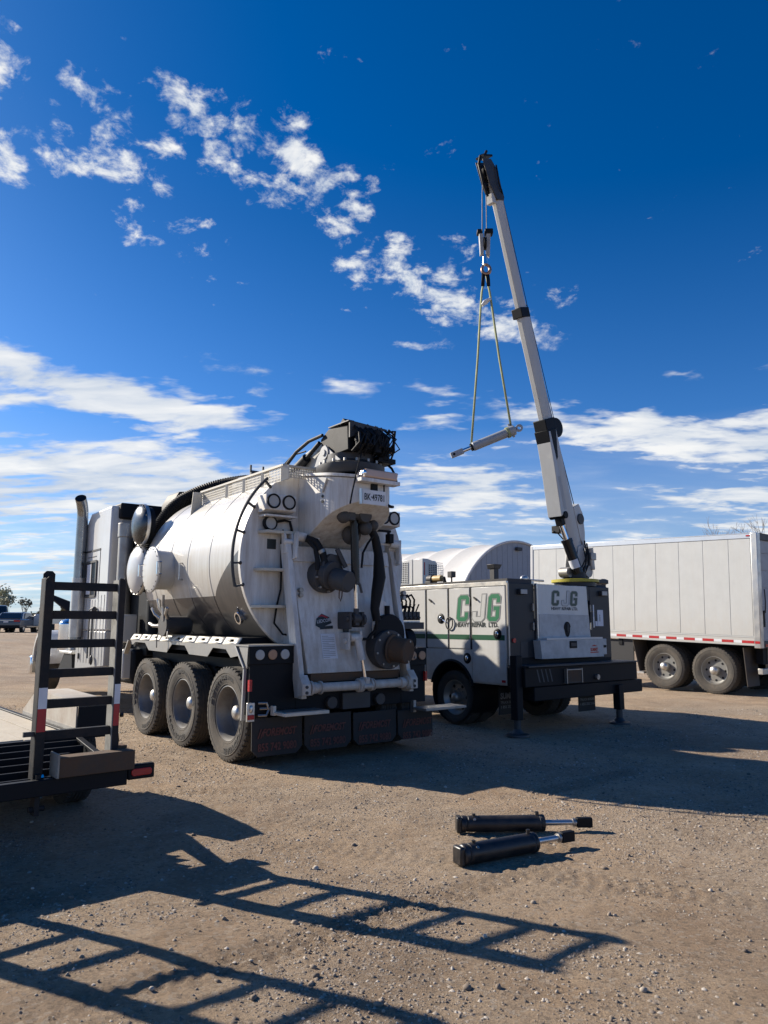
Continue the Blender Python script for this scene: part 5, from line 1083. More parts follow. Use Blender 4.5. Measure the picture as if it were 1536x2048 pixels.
    B('cylinder_label', MB().lathe([(.0865, -.07), (.0865, .07)], k0 + (k1 - k0) * .18, (k1 - k0), 24, a0=math.pi * .9, a1=math.pi * 1.9), PAPER, lf)
    # turret cheeks
    B('turret_cheek', MB().prism([(1.85, .16, 2.28), (2.18, .16, 2.28), (2.16, .16, 2.62), (2.04, .16, 2.84), (1.92, .16, 2.80), (1.86, .16, 2.5)], (0, .03, 0)).prism([(1.85, .38, 2.28), (2.18, .38, 2.28), (2.16, .38, 2.62), (2.04, .38, 2.84), (1.92, .38, 2.80), (1.86, .38, 2.5)], (0, .03, 0)), boomp, cr, bevel=.006)
    B('pivot_disc', MB().cyl((1.76, .22, 2.37), (1.76, .40, 2.37), .085, 24), ALUD, cr, bevel=.006)
    B('pivot_disc', MB().cyl((2.10, .10, 2.39), (2.10, .46, 2.39), .10, 24), ALUD, cr, bevel=.006)
    B('rotation_motor', MB().cyl((2.20, .12, 2.42), (2.17, .12, 2.78), .055, 16).box(2.12, 2.26, .06, .2, 2.58, 2.70).cyl((2.26, .2, 2.36), (2.25, .2, 2.6), .04, 12), ALUD, cr, bevel=.01)
    B('turret_hoses', MB().tube([(1.95, .12, 2.36), (1.99, .08, 2.52), (2.05, .1, 2.68), (2.06, .14, 2.9)], .014, 6).tube([(2.0, .12, 2.34), (2.05, .07, 2.5), (2.1, .1, 2.62), (2.12, .14, 2.86)], .014, 6).tube([(1.9, .12, 2.4), (1.97, .06, 2.6), (1.98, .1, 2.76)], .012, 6), HOSE, cr)
    B('winch', MB().prism([bpt(.25, .12, -.11), bpt(.78, .12, -.11), bpt(.80, .30, -.11), bpt(.62, .36, -.11), bpt(.30, .30, -.11), bpt(.05, .2, -.11)], sd * .22), boomp, cr, bevel=.01)
    B('winch_drum', MB().cyl(bpt(.55, .24, -.13), bpt(.55, .24, .13), .09, 20), STEEL, cr)
    B('boom_camera', MB().box(1.62, 1.78, .3, .46, 3.02, 3.14).tube([(1.62, .38, 3.02), (1.55, .38, 3.04)], .02, 6).tube([(1.68, .38, 3.02), (1.78, .36, 2.93), (1.84, .32, 2.86)], .012, 6), BLACK, cr, bevel=.006)
    reel = B('cord_reel', MB().lathe([(.001, -.06), (.15, -.06), (.165, -.045), (.165, .045), (.15, .06), (.001, .06)], bpt(2.12, .25, 0), sd, 28), BLACK, cr, bevel=.006)
    B('wire_rope', MB().tube([bpt(.62, .33), bpt(2.0, .25), bpt(4.1, .17), bpt(L - .1, .13)], .008, 5), STEEL, cr)
    B('signal_cable', MB().tube([bpt(.7, .19, .05), bpt(2.0, .2, .05), bpt(2.2, .24, .02)], .007, 5).tube([bpt(2.2, .22, -.04), bpt(4.1, .16, -.04), bpt(L - .1, .12, -.04)], .006, 5), BLACK, cr)
    for s, a in ((4.15, .10), (2.42, .12), (1.25, .14), (.85, .14)):
        B('rope_guide', MB().tube([bpt(s, a, 0), bpt(s + .05, a + .06, 0), bpt(s + .02, a + .10, 0)], .012, 6), STEEL, cr)
    # sheave head
    hd = B('sheave_head', MB().prism([bpt(L - .35, -.09, -.08), bpt(L - .35, .10, -.08), bpt(L + .12, .10, -.08), bpt(L + .30, -.02, -.08), bpt(L + .28, -.24, -.08), bpt(L - .12, -.20, -.08)], sd * .02).prism([bpt(L - .35, -.09, .06), bpt(L - .35, .10, .06), bpt(L + .12, .10, .06), bpt(L + .30, -.02, .06), bpt(L + .28, -.24, .06), bpt(L - .12, -.20, .06)], sd * .02), STEEL, cr, bevel=.006)
    B('sheave', MB().cyl(bpt(L + .10, -.09, -.03), bpt(L + .10, -.09, .03), .14, 28), BLACK, hd)
    B('sheave_guard', MB().tube([bpt(L - .28, -.22), bpt(L - .1, -.26), bpt(L + .22, -.27), bpt(L + .36, -.18), bpt(L + .40, -.04), bpt(L + .46, .02)], .022, 8).beam(bpt(L + .34, -.2), bpt(L + .36, .04), .16, .03, e), BLACK, hd)
    B('head_hardware', MB().tube([bpt(L + .2, .05, -.1), bpt(L + .05, .03, -.11), bpt(L - .1, .0, -.11), bpt(L - .2, .05, -.1), bpt(L - .3, .14, -.05)], .012, 6), BLACK, hd)
    B('rope_block', MB().beam(bpt(L - .40, -.16), bpt(L - .25, -.14), .12, .09, u), boomp, hd, bevel=.006)
    return T
svc = service_truck()

# rigging that hangs from the crane (world positions)
def rigging():
    hb = empty('hook_block', (1.575, 10.82, 6.97)); tag(hb, 'grey crane hook block hanging on two steel ropes', 'hook block')
    B = lambda n, m, mt, par=hb, **k: m.build(n, mt, par, **k)
    for x in (-.035, .035):
        B('hoist_rope', MB().tube([(x, 0, .62), (x * .9 + .01, 0, 1.30), (x * .6 + .02, .0, 1.62)], .007, 5), STEEL)
    B('cheek_plate', MB().prism([(-.075, -.05, .25), (-.09, -.05, .60), (-.02, -.05, .60), (-.02, -.05, .28)], (0, .1, 0)).prism([(.02, -.05, .28), (.02, -.05, .60), (.09, -.05, .60), (.07, -.05, .22)], (0, .1, 0)), GREYP, bevel=.008)
    B('block_cap', MB().box(-.12, -.045, -.06, .06, .60, .67).box(.0, .13, -.06, .06, .59, .68), BLACK, bevel=.015)
    B('block_sheave', MB().cyl((-.018, 0, .45), (.018, 0, .45), .10, 22), BLACK)
    B('swivel', MB().cyl((-.0, 0, .12), (0, 0, .26), .034, 16).cyl((0, 0, .10), (0, 0, .14), .045, 16), CHROME)
    hk = [(.0 + .062 * math.sin(a) + .012, 0, .02 + .075 * math.cos(a)) for a in [R(-10 + 330 * i / 26) for i in range(27)]]
    B('hook', MB().tube(hk, lambda t: .019 + .010 * math.sin(math.pi * t), 10), M('copper_hook', (.36, .22, .16), .35, metal=.7, dirt=.3))
    sm = M('sling_web', (.34, .36, .18), .8, dirt=.5, dcol=(.14, .15, .12))
    def strip(path, w, side):
        m = MB(); P = [V3(p) for p in path]; s = V3(side).normalized(); vs = []
        for i, p in enumerate(P): vs += [p - s * w / 2, p + s * w / 2]
        m.add(vs, [(2 * i, 2 * i + 1, 2 * i + 3, 2 * i + 2) for i in range(len(P) - 1)]); return m
    hx, hy, hz_ = 1.575, 10.82, 6.93
    for nm, q, lab, bend in (('L', (1.305, 10.80, 4.16), 'yellow green lifting sling to the rod end of the hanging cylinder', -.03), ('R', (1.915, 10.80, 4.42), 'yellow green lifting sling to the eye end of the hanging cylinder', .05)):
        o = empty('lifting_sling', (0, 0, 0)); tag(o, lab, 'sling', 'slings below the hook block')
        sx = -1 if nm == 'L' else 1
        strip([(hx + sx * .012, hy, hz_), (hx + sx * .035, hy, hz_ - .18), (hx + sx * .06, hy, hz_ - .3), (hx + sx * .07 + bend * .3, hy, hz_ - .5), (q[0] * .5 + hx * .5 + bend * .3, hy, 5.55), q], .034, (1, -.6, 0)).build('strap', sm, o, solid=.006)
        strip([(hx + sx * .03, hy - .01, hz_), (hx + sx * .04, hy - .02, hz_ - .12), (hx + sx * .045, hy - .01, hz_ - .22)], .055, (1, 0, 0)).build('strap_eye', BLACK, o, solid=.012)
    tie = MB().tube([(1.515, 10.80, 6.40), (1.545, 10.77, 6.44), (1.60, 10.77, 6.47), (1.64, 10.80, 6.50), (1.58, 10.85, 6.45), (1.515, 10.82, 6.40)], .022, 8).build('sling_tie', WHITET); tag(tie, 'white plastic wrap tying the two slings together', 'tie')
    # hanging cylinder
    a, b = Vec((1.0, 10.80, 4.02)), Vec((2.06, 10.80, 4.46)); d = (b - a).normalized()
    c = empty('hydraulic_cylinder', a); tag(c, 'grey hydraulic cylinder hanging from the crane slings', 'cylinder')
    pt = lambda t: d * t
    gm = M('grey_cylinder_paint', (.34, .36, .38), .42, dirt=.25)
    B('barrel', MB().cyl(pt(.36), pt(.98), .068, 24).cyl(pt(.35), pt(.40), .06, 24).cyl(pt(.94), pt(1.04), .078, 24), gm, c, bevel=.008)
    B('rod', MB().cyl(pt(.16), pt(.36), .03, 16), CHROME, c); B('rod_clevis', MB().beam(pt(0), pt(.20), .06, .085, (0, 0, 1)), gm, c, bevel=.008)
    B('clevis_pin', MB().cyl(pt(.05) + Vec((0, -.04, 0)), pt(.05) + Vec((0, .04, 0)), .018, 12), BLACK, c)
    n_ = Vec((-d.z, 0, d.x))
    B('eye_lug', MB().lathe([(.026, -.025), (.055, -.025), (.055, .025), (.026, .025)], pt(1.115), (0, 1, 0), 22, close=True).beam(pt(1.03), pt(1.075), .05, .07), gm, c, bevel=.004)
    B('port', MB().cyl(pt(.99) + n_ * .07, pt(.99) + n_ * .115, .02, 10), gm, c); B('port', MB().cyl(pt(.99) - n_ * .07, pt(.99) - n_ * .1, .018, 10), gm, c)
    for t_ in (.345, .93):
        B('sling_wrap', MB().lathe([(.07 if t_ > .5 else .045, -.02), (.084 if t_ > .5 else .058, -.02), (.084 if t_ > .5 else .058, .02), (.07 if t_ > .5 else .045, .02)], pt(t_), d, 22, close=True), sm if t_ > .5 else BLACK, c)
rigging()

# refrigeration / climate unit
def roof_unit():
    T = empty('climate_unit', (1.7874, 10.8238, 0), R(38)); tag(T, 'white louvred climate unit on the service truck roof left of the lamp', 'air conditioner')
    x0, x1, y0, y1, z0, z1 = .95, 1.55, 2.95, 3.75, 2.25, 2.74
    MB().prism([(x0, y0 + .3, z0), (x0, y0 + .3, z1), (x0, y1, z1), (x0, y1, z0)], (x1 - x0, 0, 0)).prism([(x0, y0, z0), (x0 + .36, y0, z0), (x0 + .36, y0, z1 - .06), (x0 + .12, y0, z1), (x0, y0, z1)], (0, .28, 0)).build('casing', WHITE2, T, bevel=.01)
    dk = BLACK
    MB().box(x0 - .003, x0, y1 - .38, y1 - .02, z0 + .05, z1 - .05).build('grille_recess', dk, T); MB().box(x0 + .14, x0 + .36, y0 - .003, y0, z0 + .05, z1 - .1).build('grille_recess', dk, T)
    g = MB()
    for i in range(8):
        y = y1 - .38 + .36 * i / 7; g.box(x0 - .010, x0 - .003, y - .007, y + .007, z0 + .05, z1 - .05)
    for k in range(12):
        z = z0 + .05 + (z1 - z0 - .1) * k / 11; g.box(x0 - .009, x0 - .003, y1 - .38, y1 - .02, z - .006, z + .006); g.box(x0 + .14, x0 + .5, y0 - .009, y0 - .003, z * .97 + z0 * .03 - .01, z * .97 + z0 * .03)
    for i in range(8):
        x = x0 + .14 + .36 * i / 7; g.box(x - .006, x + .006, y0 - .010, y0 - .003, z0 + .05, z1 - .1)
    g.build('grille', WHITE2, T)
    MB().box(x0 + .03, x0 + .055, y0 - .002, y0, z0 + .18, z0 + .42).build('red_lettering', M('red_print', (.4, .05, .05), .5), T)
    MB().box(x0, x1, y0, y1, z0 - .03, z0 - .002).box(x0 + .05, x0 + .1, y0 + .05, y0 + .1, 2.145, z0 - .03).box(x0 + .05, x0 + .1, y1 - .1, y1 - .05, 2.145, z0 - .03).box(x1 - .1, x1 - .05, y0 + .05, y1 - .05, 2.02, z0 - .03).build('mount', STEEL, T)
roof_unit()
def roof_pump():
    T = empty('air_pump', (1.7874, 10.8238, 0), R(38)); tag(T, 'tan and black pump beside the climate unit on the service truck roof', 'pump')
    MB().cyl((.45, 1.88, 2.30), (.45, 2.10, 2.30), .055, 18).build('pump_body', M('tan_plastic', (.50, .34, .13), .5, dirt=.4), T, bevel=.006)
    MB().cyl((.45, 2.10, 2.30), (.45, 2.22, 2.30), .07, 18).box(.38, .52, 2.1, 2.24, 2.15, 2.26).build('motor', STEEL, T, bevel=.006)
    MB().box(.40, .50, 1.76, 2.1, 2.148, 2.2).cyl((.45, 1.80, 2.2), (.45, 1.84, 2.32), .03, 10).build('base', BLACK, T, bevel=.006)
roof_pump()

# ------------------------------------------------------------------ white box trailer
def box_trailer():
    T = empty('box_trailer', (7.296, 16.74, 0), R(39), rx=.033)
    tag(T, 'white panelled box trailer with red and white reflective tape', 'trailer')
    B = lambda name, mb, mat, par=T, **k: mb.build(name, mat, par, **k)
    y0, y1, z0, z1, W = -1.04, 5.12, 1.10, 3.50, 2.56; xs = -.03
    pm = M('trailer_panel', (.53, .54, .525), .45, dirt=.3, dcol=(.47, .45, .41), streak=True, splash=(1.1, 2.0, .4, (.42, .38, .32)))
    B('box_core', MB().box(xs + .012, xs + W, y0 + .02, y1, z0 + .1, z1 - .02), WHITE2)
    step = .588; y = -.44; edges = [y0 + .12, -.44]
    while y + step < y1: y += step; edges.append(y)
    edges[-1] = y1 if y1 - edges[-1] < .25 else edges[-1]
    if edges[-1] != y1: edges.append(y1)
    for i in range(len(edges) - 1):
        B('side_panel', MB().box(xs, xs + .012, edges[i] + .006, edges[i + 1] - .006, z0 + .20, z1 - .10), pm, bevel=.003)
    B('panel_backing', MB().box(xs + .004, xs + .0118, y0 + .1, y1, z0 + .18, z1 - .08), M('seam_grey', (.40, .41, .40), .6))
    B('top_rail', MB().box(xs - .012, xs + .02, y0, y1 + .01, z1 - .10, z1).box(xs - .012, xs + W, y0, y1, z1, z1 + .02), M('rail_alu', (.62, .66, .70), .35, metal=.4, dirt=.15), bevel=.006)
    B('bottom_rail', MB().box(xs - .014, xs + .03, y0, y1, z0, z0 + .19), pm, bevel=.006)
    B('rail_groove', MB().box(xs - .017, xs - .014, y0, y1, z0 + .165, z0 + .175).box(xs - .017, xs - .014, y0, y1, z0 - .0, z0 + .012), GREYP)
    y = y0 + .11; k = 0
    while y < y1 - .3:
        B('red_reflector', MB().box(xs - .0175, xs - .0145, y, y + .26, z0 + .05, z0 + .105), REDT); B('white_reflector', MB().box(xs - .0175, xs - .0145, y + .26, y + .435, z0 + .05, z0 + .105), WHITET)
        y += .442
    B('corner_post', MB().box(xs - .016, xs + .14, y0 - .03, y0 + .11, z0 - .05, z1 + .015), ALU, bevel=.012)
    B('front_post', MB().box(xs - .016, xs + .1, y1 - .07, y1 + .03, z0, z1 + .01), WHITE2, bevel=.02)
    B('marker_light', MB().box(xs - .02, xs - .012, y0 + .12, y0 + .2, z1 - .06, z1 - .03), LENSR)
    B('corner_reflector', MB().box(xs - .02, xs - .016, y0 - .01, y0 + .09, z0 + .05, z0 + .10), REDT)
    # rear doors
    rd = B('rear_frame', MB().box(xs + .14, xs + W, y0 - .03, y0 + .05, z1 - .14, z1 + .015).box(xs + .14, xs + W, y0 - .03, y0 + .05, z0 - .05, z0 + .1), STEEL, bevel=.01)
    dm = M('trailer_door', (.34, .37, .41), .5, dirt=.3)
    for i in range(6):
        z = z0 + .11 + i * .375
        B('door_panel', MB().box(xs + .16, xs + W - .1, y0 + .0, y0 + .04, z, z + .367), dm, rd, bevel=.006)
    B('door_handle', MB().box(xs + .18, xs + .22, y0 - .04, y0, z0 + .4, z0 + .75).tube([(xs + .2, y0 - .05, z0 + .7), (xs + .16, y0 - .08, z0 + .95), (xs + .2, y0 - .05, z0 + 1.2)], .014, 6), STEEL, rd)
    B('door_lamp', MB().box(xs + .2, xs + .32, y0 - .04, y0 - .03, z0 - .02, z0 + .04), LENSR, rd)
    # running gear
    w1 = make_wheel('wheel', .51, .292, .27, TYRE, M('painted_rim', (.20, .20, .19), .55, metal=.3, dirt=.5), .105, .10, .045, T, bolts=0, holes=8)
    for ch in w1.children:
        if ch.name.startswith('hub'): ch.data.materials[0] = ALU
    w1.location = (.135, 0, .51); copy_tree(w1, T, (.135, 1.20, .51), (R(20), 0, 0))
    copy_tree(w1, T, (2.34, 0, .51), (0, 0, math.pi)); copy_tree(w1, T, (2.34, 1.2, .51), (0, 0, math.pi))
    ty = tyre_mb(.51, .292, .27, 40, 40).build('inner_tyre', TYRED, T); ty.location = (.46, 0, .51)
    for x, y in ((.46, 1.2), (2.02, 0), (2.02, 1.2)):
        c = ty.copy(); COL.objects.link(c); c.parent = T; c.location = (x, y, .51)
    B('axle', MB().cyl((.2, 0, .51), (2.3, 0, .51), .065, 12), BLACK); B('axle', MB().cyl((.2, 1.2, .51), (2.3, 1.2, .51), .065, 12), BLACK)
    B('subframe', MB().box(.55, .70, -.9, 2.4, .78, 1.1).box(1.8, 1.95, -.9, 2.4, .78, 1.1).box(.0, 2.5, 2.3, 2.4, .95, 1.1).box(.3, 2.2, -.95, -.8, .7, 1.1), BLACK)
    B('side_skirt', MB().box(.02, .05, 2.0, 4.9, .40, 1.08), M('skirt', (.02, .02, .022), .6))
    B('mud_flap', MB().prism([(.0, -.66, 1.05), (.62, -.66, 1.05), (.62, -.70, .22), (.02, -.72, .22)], (0, -.012, 0)), M('brown_flap', (.085, .072, .06), .8, dirt=.5))
    B('mud_flap', MB().prism([(-.02, 2.0, 1.08), (.60, 2.0, 1.08), (.62, 1.86, .35), (.02, 1.86, .35)], (0, -.012, 0)), M('brown_flap', (.085, .072, .06), .8))
    B('rear_bumper', MB().box(.1, 2.4, -1.02, -.92, .50, .62).box(.5, .6, -1.0, -.9, .62, 1.06).box(1.9, 2.0, -1.0, -.9, .62, 1.06), ALU, bevel=.006)
    B('landing_gear', MB().box(.4, .5, 4.2, 4.3, -.02, 1.1).box(2.0, 2.1, 4.2, 4.3, -.02, 1.1).box(.3, .6, 4.1, 4.4, -.14, -.1), STEEL)
    B('ladder_bar', MB().box(-.01, .2, 1.72, 1.90, .30, .34), ALU)
    return T
box_trailer()
cone = empty('traffic_cone', (3.05, 21.1, 0)); 
bpy.data.objects.remove(cone)

# ------------------------------------------------------------------ flatbed trailer with ladder ramps
def flatbed():
    T = empty('flatbed_trailer', (-2.29, 5.10, 0), R(40)); tag(T, 'flatbed equipment trailer with plank deck and upright ladder ramps in left foreground', 'trailer')
    B = lambda name, mb, mat, par=T, **k: mb.build(name, mat, par, **k)
    XR, XL, zd, yd = .58, -1.75, .65, .98
    wood = M('pale_plank', (.47, .42, .335), .8, dirt=.45, dcol=(.36, .29, .21), bump=.35, bscale=35)
    rnd = random.Random(3); n = 12; wpl = (XR - .05 - XL - .05) / n
    for i in range(n):
        x = XL + .05 + i * wpl
        B('plank', MB().box(x + .004, x + wpl - .004, yd + rnd.uniform(0, .012), 6.2, zd - .045, zd + rnd.uniform(-.003, .003)), wood, bevel=.004)
    B('side_rail', MB().box(XR - .05, XR, yd, 6.2, zd - .16, zd + .012), BLACK, bevel=.006); B('side_rail', MB().box(XL, XL + .05, yd, 6.2, zd - .16, zd + .012), BLACK, bevel=.006)
    B('tail_rail', MB().prism([(XR - .05, 0, .43), (XR - .05, 0, .52), (XR - .05, yd, zd), (XR - .05, yd, zd - .15)], (.05, 0, 0)), BLACK, bevel=.004); B('tail_rail', MB().prism([(XL, 0, .43), (XL, 0, .52), (XL, yd, zd), (XL, yd, zd - .15)], (.05, 0, 0)), BLACK, bevel=.004)
    B('main_beam', MB().box(-1.2, -1.1, yd, 7.5, .38, zd - .05), BLACK); B('main_beam', MB().box(-.1, 0, yd, 7.5, .38, zd - .05), BLACK)
    B('deck_edge', MB().box(XL, XR, yd - .06, yd - .002, zd - .16, zd - .004), BLACK, bevel=.004)
    # open beaver tail: steel angles on edge between the rails
    sl = lambda y: .645 - (yd - y) * .13
    for k in range(6):
        y = .06 + k * .16; z = sl(y); xr = XR - .06 if k > 3 else (.40 - .03 * (k % 2))
        B('cleat', MB().box(XL + .06, xr, y - .008, y, z - .10, z).box(XL + .06, xr, y, y + .022, z - .008, z), BLACK, bevel=.003)
    B('tail_stringer', MB().box(-.62, -.56, .0, yd - .06, .44, .49), BLACK); B('tail_stringer', MB().box(.30, .36, .0, yd - .06, .44, .49), BLACK)
    B('rear_crossmember', MB().box(XL, XR, -.06, .0, .425, .53), BLACK, bevel=.006)
    B('bumper_beam', MB().box(.10, .61, -.11, .02, .535, .665), RUST, bevel=.006); B('beam_end_plate', MB().box(.085, .10, -.115, .06, .535, .69), M('worn_plate', (.33, .31, .26), .7, dirt=.6, dcol=(.14, .09, .06)), bevel=.003)
    B('ramp_bracket', MB().box(.51, .60, .02, .13, .58, .685), RUST, bevel=.004)
    tl = B('tail_light_housing', MB().box(.585, .78, -.06, .0, .452, .555), BLACK, bevel=.012); B('tail_light', MB().prism([(.605 + .15 * i[0], -.0625, .478 + .05 * i[1]) for i in ((0, .3), (.08, 0), (.92, 0), (1, .3), (1, .7), (.92, 1), (.08, 1), (0, .7))], (0, -.01, 0)), LENSR, tl, bevel=.004)
    worn = M('worn_ramp_paint', (.24, .235, .21), .7, dirt=.8, dcol=(.05, .05, .05))
    RAMPP = M('scuffed_ramp_paint', (.011, .013, .016), .6, dirt=.6, dcol=(.085, .062, .045), bump=.12, bscale=30, spec=.25)
    def ramp(x0, partial=False):
        rp = empty('ramp', (x0, 0, 0), parent=T)
        def rail(x, w, zt):
            c = .02
            return MB().prism([(x, 0, .50), (x + w, 0, .50), (x + w, 0, zt - c), (x + w - c, 0, zt), (x + c, 0, zt), (x, 0, zt - c)], (0, .012, 0)).box(x, x + .008, .012, .11, .50, zt - .01) if x < .2 else MB().box(x + w - .008, x + w, .012, .11, .56, zt).prism([(x, 0, .56), (x + w, 0, .56), (x + w, 0, zt - c), (x + w - c, 0, zt), (x, 0, zt)], (0, .012, 0))
        B('ramp_rail', rail(-.032, .06, 1.868), RAMPP, rp, bevel=.003)
        B('ramp_rail', rail(.478, .045, 1.872), RAMPP, rp, bevel=.003)
        B('rail_web', MB().box(.470, .478, .0, .11, .60, 1.86), worn, rp)
        zt = 1.912; B('ramp_hook', MB().prism([(-.02, .112, .55), (.06, .112, .55), (.06, .112, zt - .02), (.04, .112, zt), (.0, .112, zt), (-.02, .112, zt - .02)], (0, .012, 0)), RAMPP, rp, bevel=.003)
        for z in (1.833, 1.635, 1.437, 1.238, 1.035, .828):
            B('rung', MB().box(.0, .472, .02, .028, z - .058, z).box(.0, .472, .028, .075, z - .008, z), RAMPP, rp, bevel=.002)
        for x, w in ((-.032, .06), (.478, .045)):
            B('white_tape', MB().box(x + .002, x + w - .002, -.002, -.0003, .98, 1.118), WHITET, rp); B('red_tape', MB().box(x + .002, x + w - .002, -.002, -.0003, .83, .979), REDT, rp)
        B('hinge_bar', MB().box(-.10, .02, .03, .05, .80, .832), STEEL, rp)
        B('hinge_lug', MB().box(-.02, .012, -.03, .06, .30, .56).cyl((-.05, .0, .34), (.05, .0, .34), .018, 10), RAMPP, rp); [B('hinge_bolt', MB().cyl((.014, -.01, z), (.03, -.01, z), .016, 8), CHROME, rp) for z in (.54, .42)]
        B('ramp_spring', MB().tube([(.52, .02, .80), (.535, .03, .72), (.52, .02, .64)], .008, 6).cyl((.53, .0, .90), (.55, .0, .90), .015, 8), RAMPP, rp)
        return rp
    ramp(0.0); ramp(-1.225)
    # right fender
    fm = M('fender_tan', (.42, .385, .325), .6, dirt=.6, dcol=(.22, .13, .08))
    fd = B('fender', MB().prism([(XR + .006, 1.12, .655), (XR + .006, 1.12, .86), (XR + .006, 1.5, .90), (XR + .006, 2.3, .915), (XR + .006, 2.72, .70), (XR + .006, 2.72, .655)], (.012, 0, 0)), fm)
    B('fender_top', MB().prism([(XR + .018, 1.10, .865), (XR + .018, 1.5, .903), (XR + .018, 2.3, .918), (XR + .018, 2.74, .71), (XR + .018, 2.72, .70), (XR + .018, 2.3, .908), (XR + .018, 1.5, .893), (XR + .018, 1.10, .855)], (.28, 0, 0)), fm, fd)
    B('fender_back', MB().prism([(XR + .018, 1.10, .60), (XR + .018, 1.10, .862), (XR + .298, 1.10, .862), (XR + .298, 1.10, .60)], (0, .012, 0)), BLACK, fd)
    B('fender_rib', MB().box(XR - .0, XR + .012, 1.14, 2.7, .655, .69), ALUD, fd)
    wh = make_wheel('wheel', .36, .2, .22, TYRED, M('painted_rim2', (.5, .5, .48), .5), .05, .06, .02, T); wh.location = (XR + .15, 1.62, .36); wh.rotation_euler = (0, 0, math.pi)
    copy_tree(wh, T, (XR + .15, 2.4, .36), (0, 0, math.pi)); copy_tree(wh, T, (XL - .15, 1.62, .36), (0, 0, 0)); copy_tree(wh, T, (XL - .15, 2.4, .36), (0, 0, 0))
    return T
flatbed()

# ------------------------------------------------------------------ cylinders lying on the ground
def ground_cylinder(p, q, rb, label, lift=0.0):
    z0 = max(GZ(p[0], p[1]), GZ(q[0], q[1])) + .004; a = Vec((p[0], p[1], z0 + rb)); b = Vec((q[0], q[1], z0 + rb + lift)); d = (b - a).normalized(); L = (b - a).length
    c = empty('hydraulic_cylinder', (a.x, a.y, z0)); tag(c, label, 'cylinder', 'black cylinders on the ground'); o = a - Vec((a.x, a.y, z0)); pt = lambda t: o + d * t
    s = d.cross(Vec((0, 0, 1))).normalized()
    blk = M('glossy_black_cylinder', (.012, .012, .014), .36, dirt=.55, dcol=(.10, .08, .062), bump=.05, bscale=40)
    B = lambda n, m, mt, **k: m.build(n, mt, c, **k)
    B('barrel', MB().cyl(pt(.05), pt(L * .62), rb, 30).cyl(pt(L * .60), pt(L * .635), rb * 1.04, 30), blk, bevel=.008)
    B('end_cap', MB().cyl(pt(0), pt(.045), rb * 1.02, 30).box(0, .0, 0, 0, 0, 0) if False else MB().cyl(pt(0), pt(.045), rb * 1.02, 30), blk, bevel=.012)
    B('weld_band', MB().cyl(pt(.045), pt(.05), rb * .97, 30), STEEL)
    B('rod', MB().cyl(pt(L * .62), pt(L * .88), .021, 18), M('rod_steel', (.55, .55, .55), .33, metal=.9, dirt=.3))
    B('rod_clevis', MB().beam(pt(L * .88), pt(L * 1.0), .05, .07, (0, 0, 1)), BLACK, bevel=.006); B('clevis_collar', MB().cyl(pt(L * .85), pt(L * .87), .032, 16), ALUD)
    for t_, h_ in ((L * .58, .024), (.10, .014)):
        B('port', MB().cyl(pt(t_) + Vec((0, 0, rb * .95)), pt(t_) + Vec((0, 0, rb + h_)), .014, 10), blk)
    B('mounting_eye', MB().beam(pt(-.035), pt(.004), .10, .115, (0, 0, 1)), blk, bevel=.012)
    B('weld_bead', MB().lathe([(rb * .99, -.006), (rb * 1.05, 0), (rb * .99, .006)], pt(L * .598), d, 28), STEEL)
    B('bolt', MB().cyl(pt(.10) + s * rb * .72 + Vec((0, 0, rb * .66)), pt(.10) + s * rb * .78 + Vec((0, 0, rb * .74)), .011, 8), ALUD)
ground_cylinder((.575, 5.84), (1.575, 5.89), .058, 'black hydraulic cylinder lying farther back on the dirt')
ground_cylinder((.50, 5.08), (1.34, 5.53), .065, 'black hydraulic cylinder lying nearest the camera on the dirt')

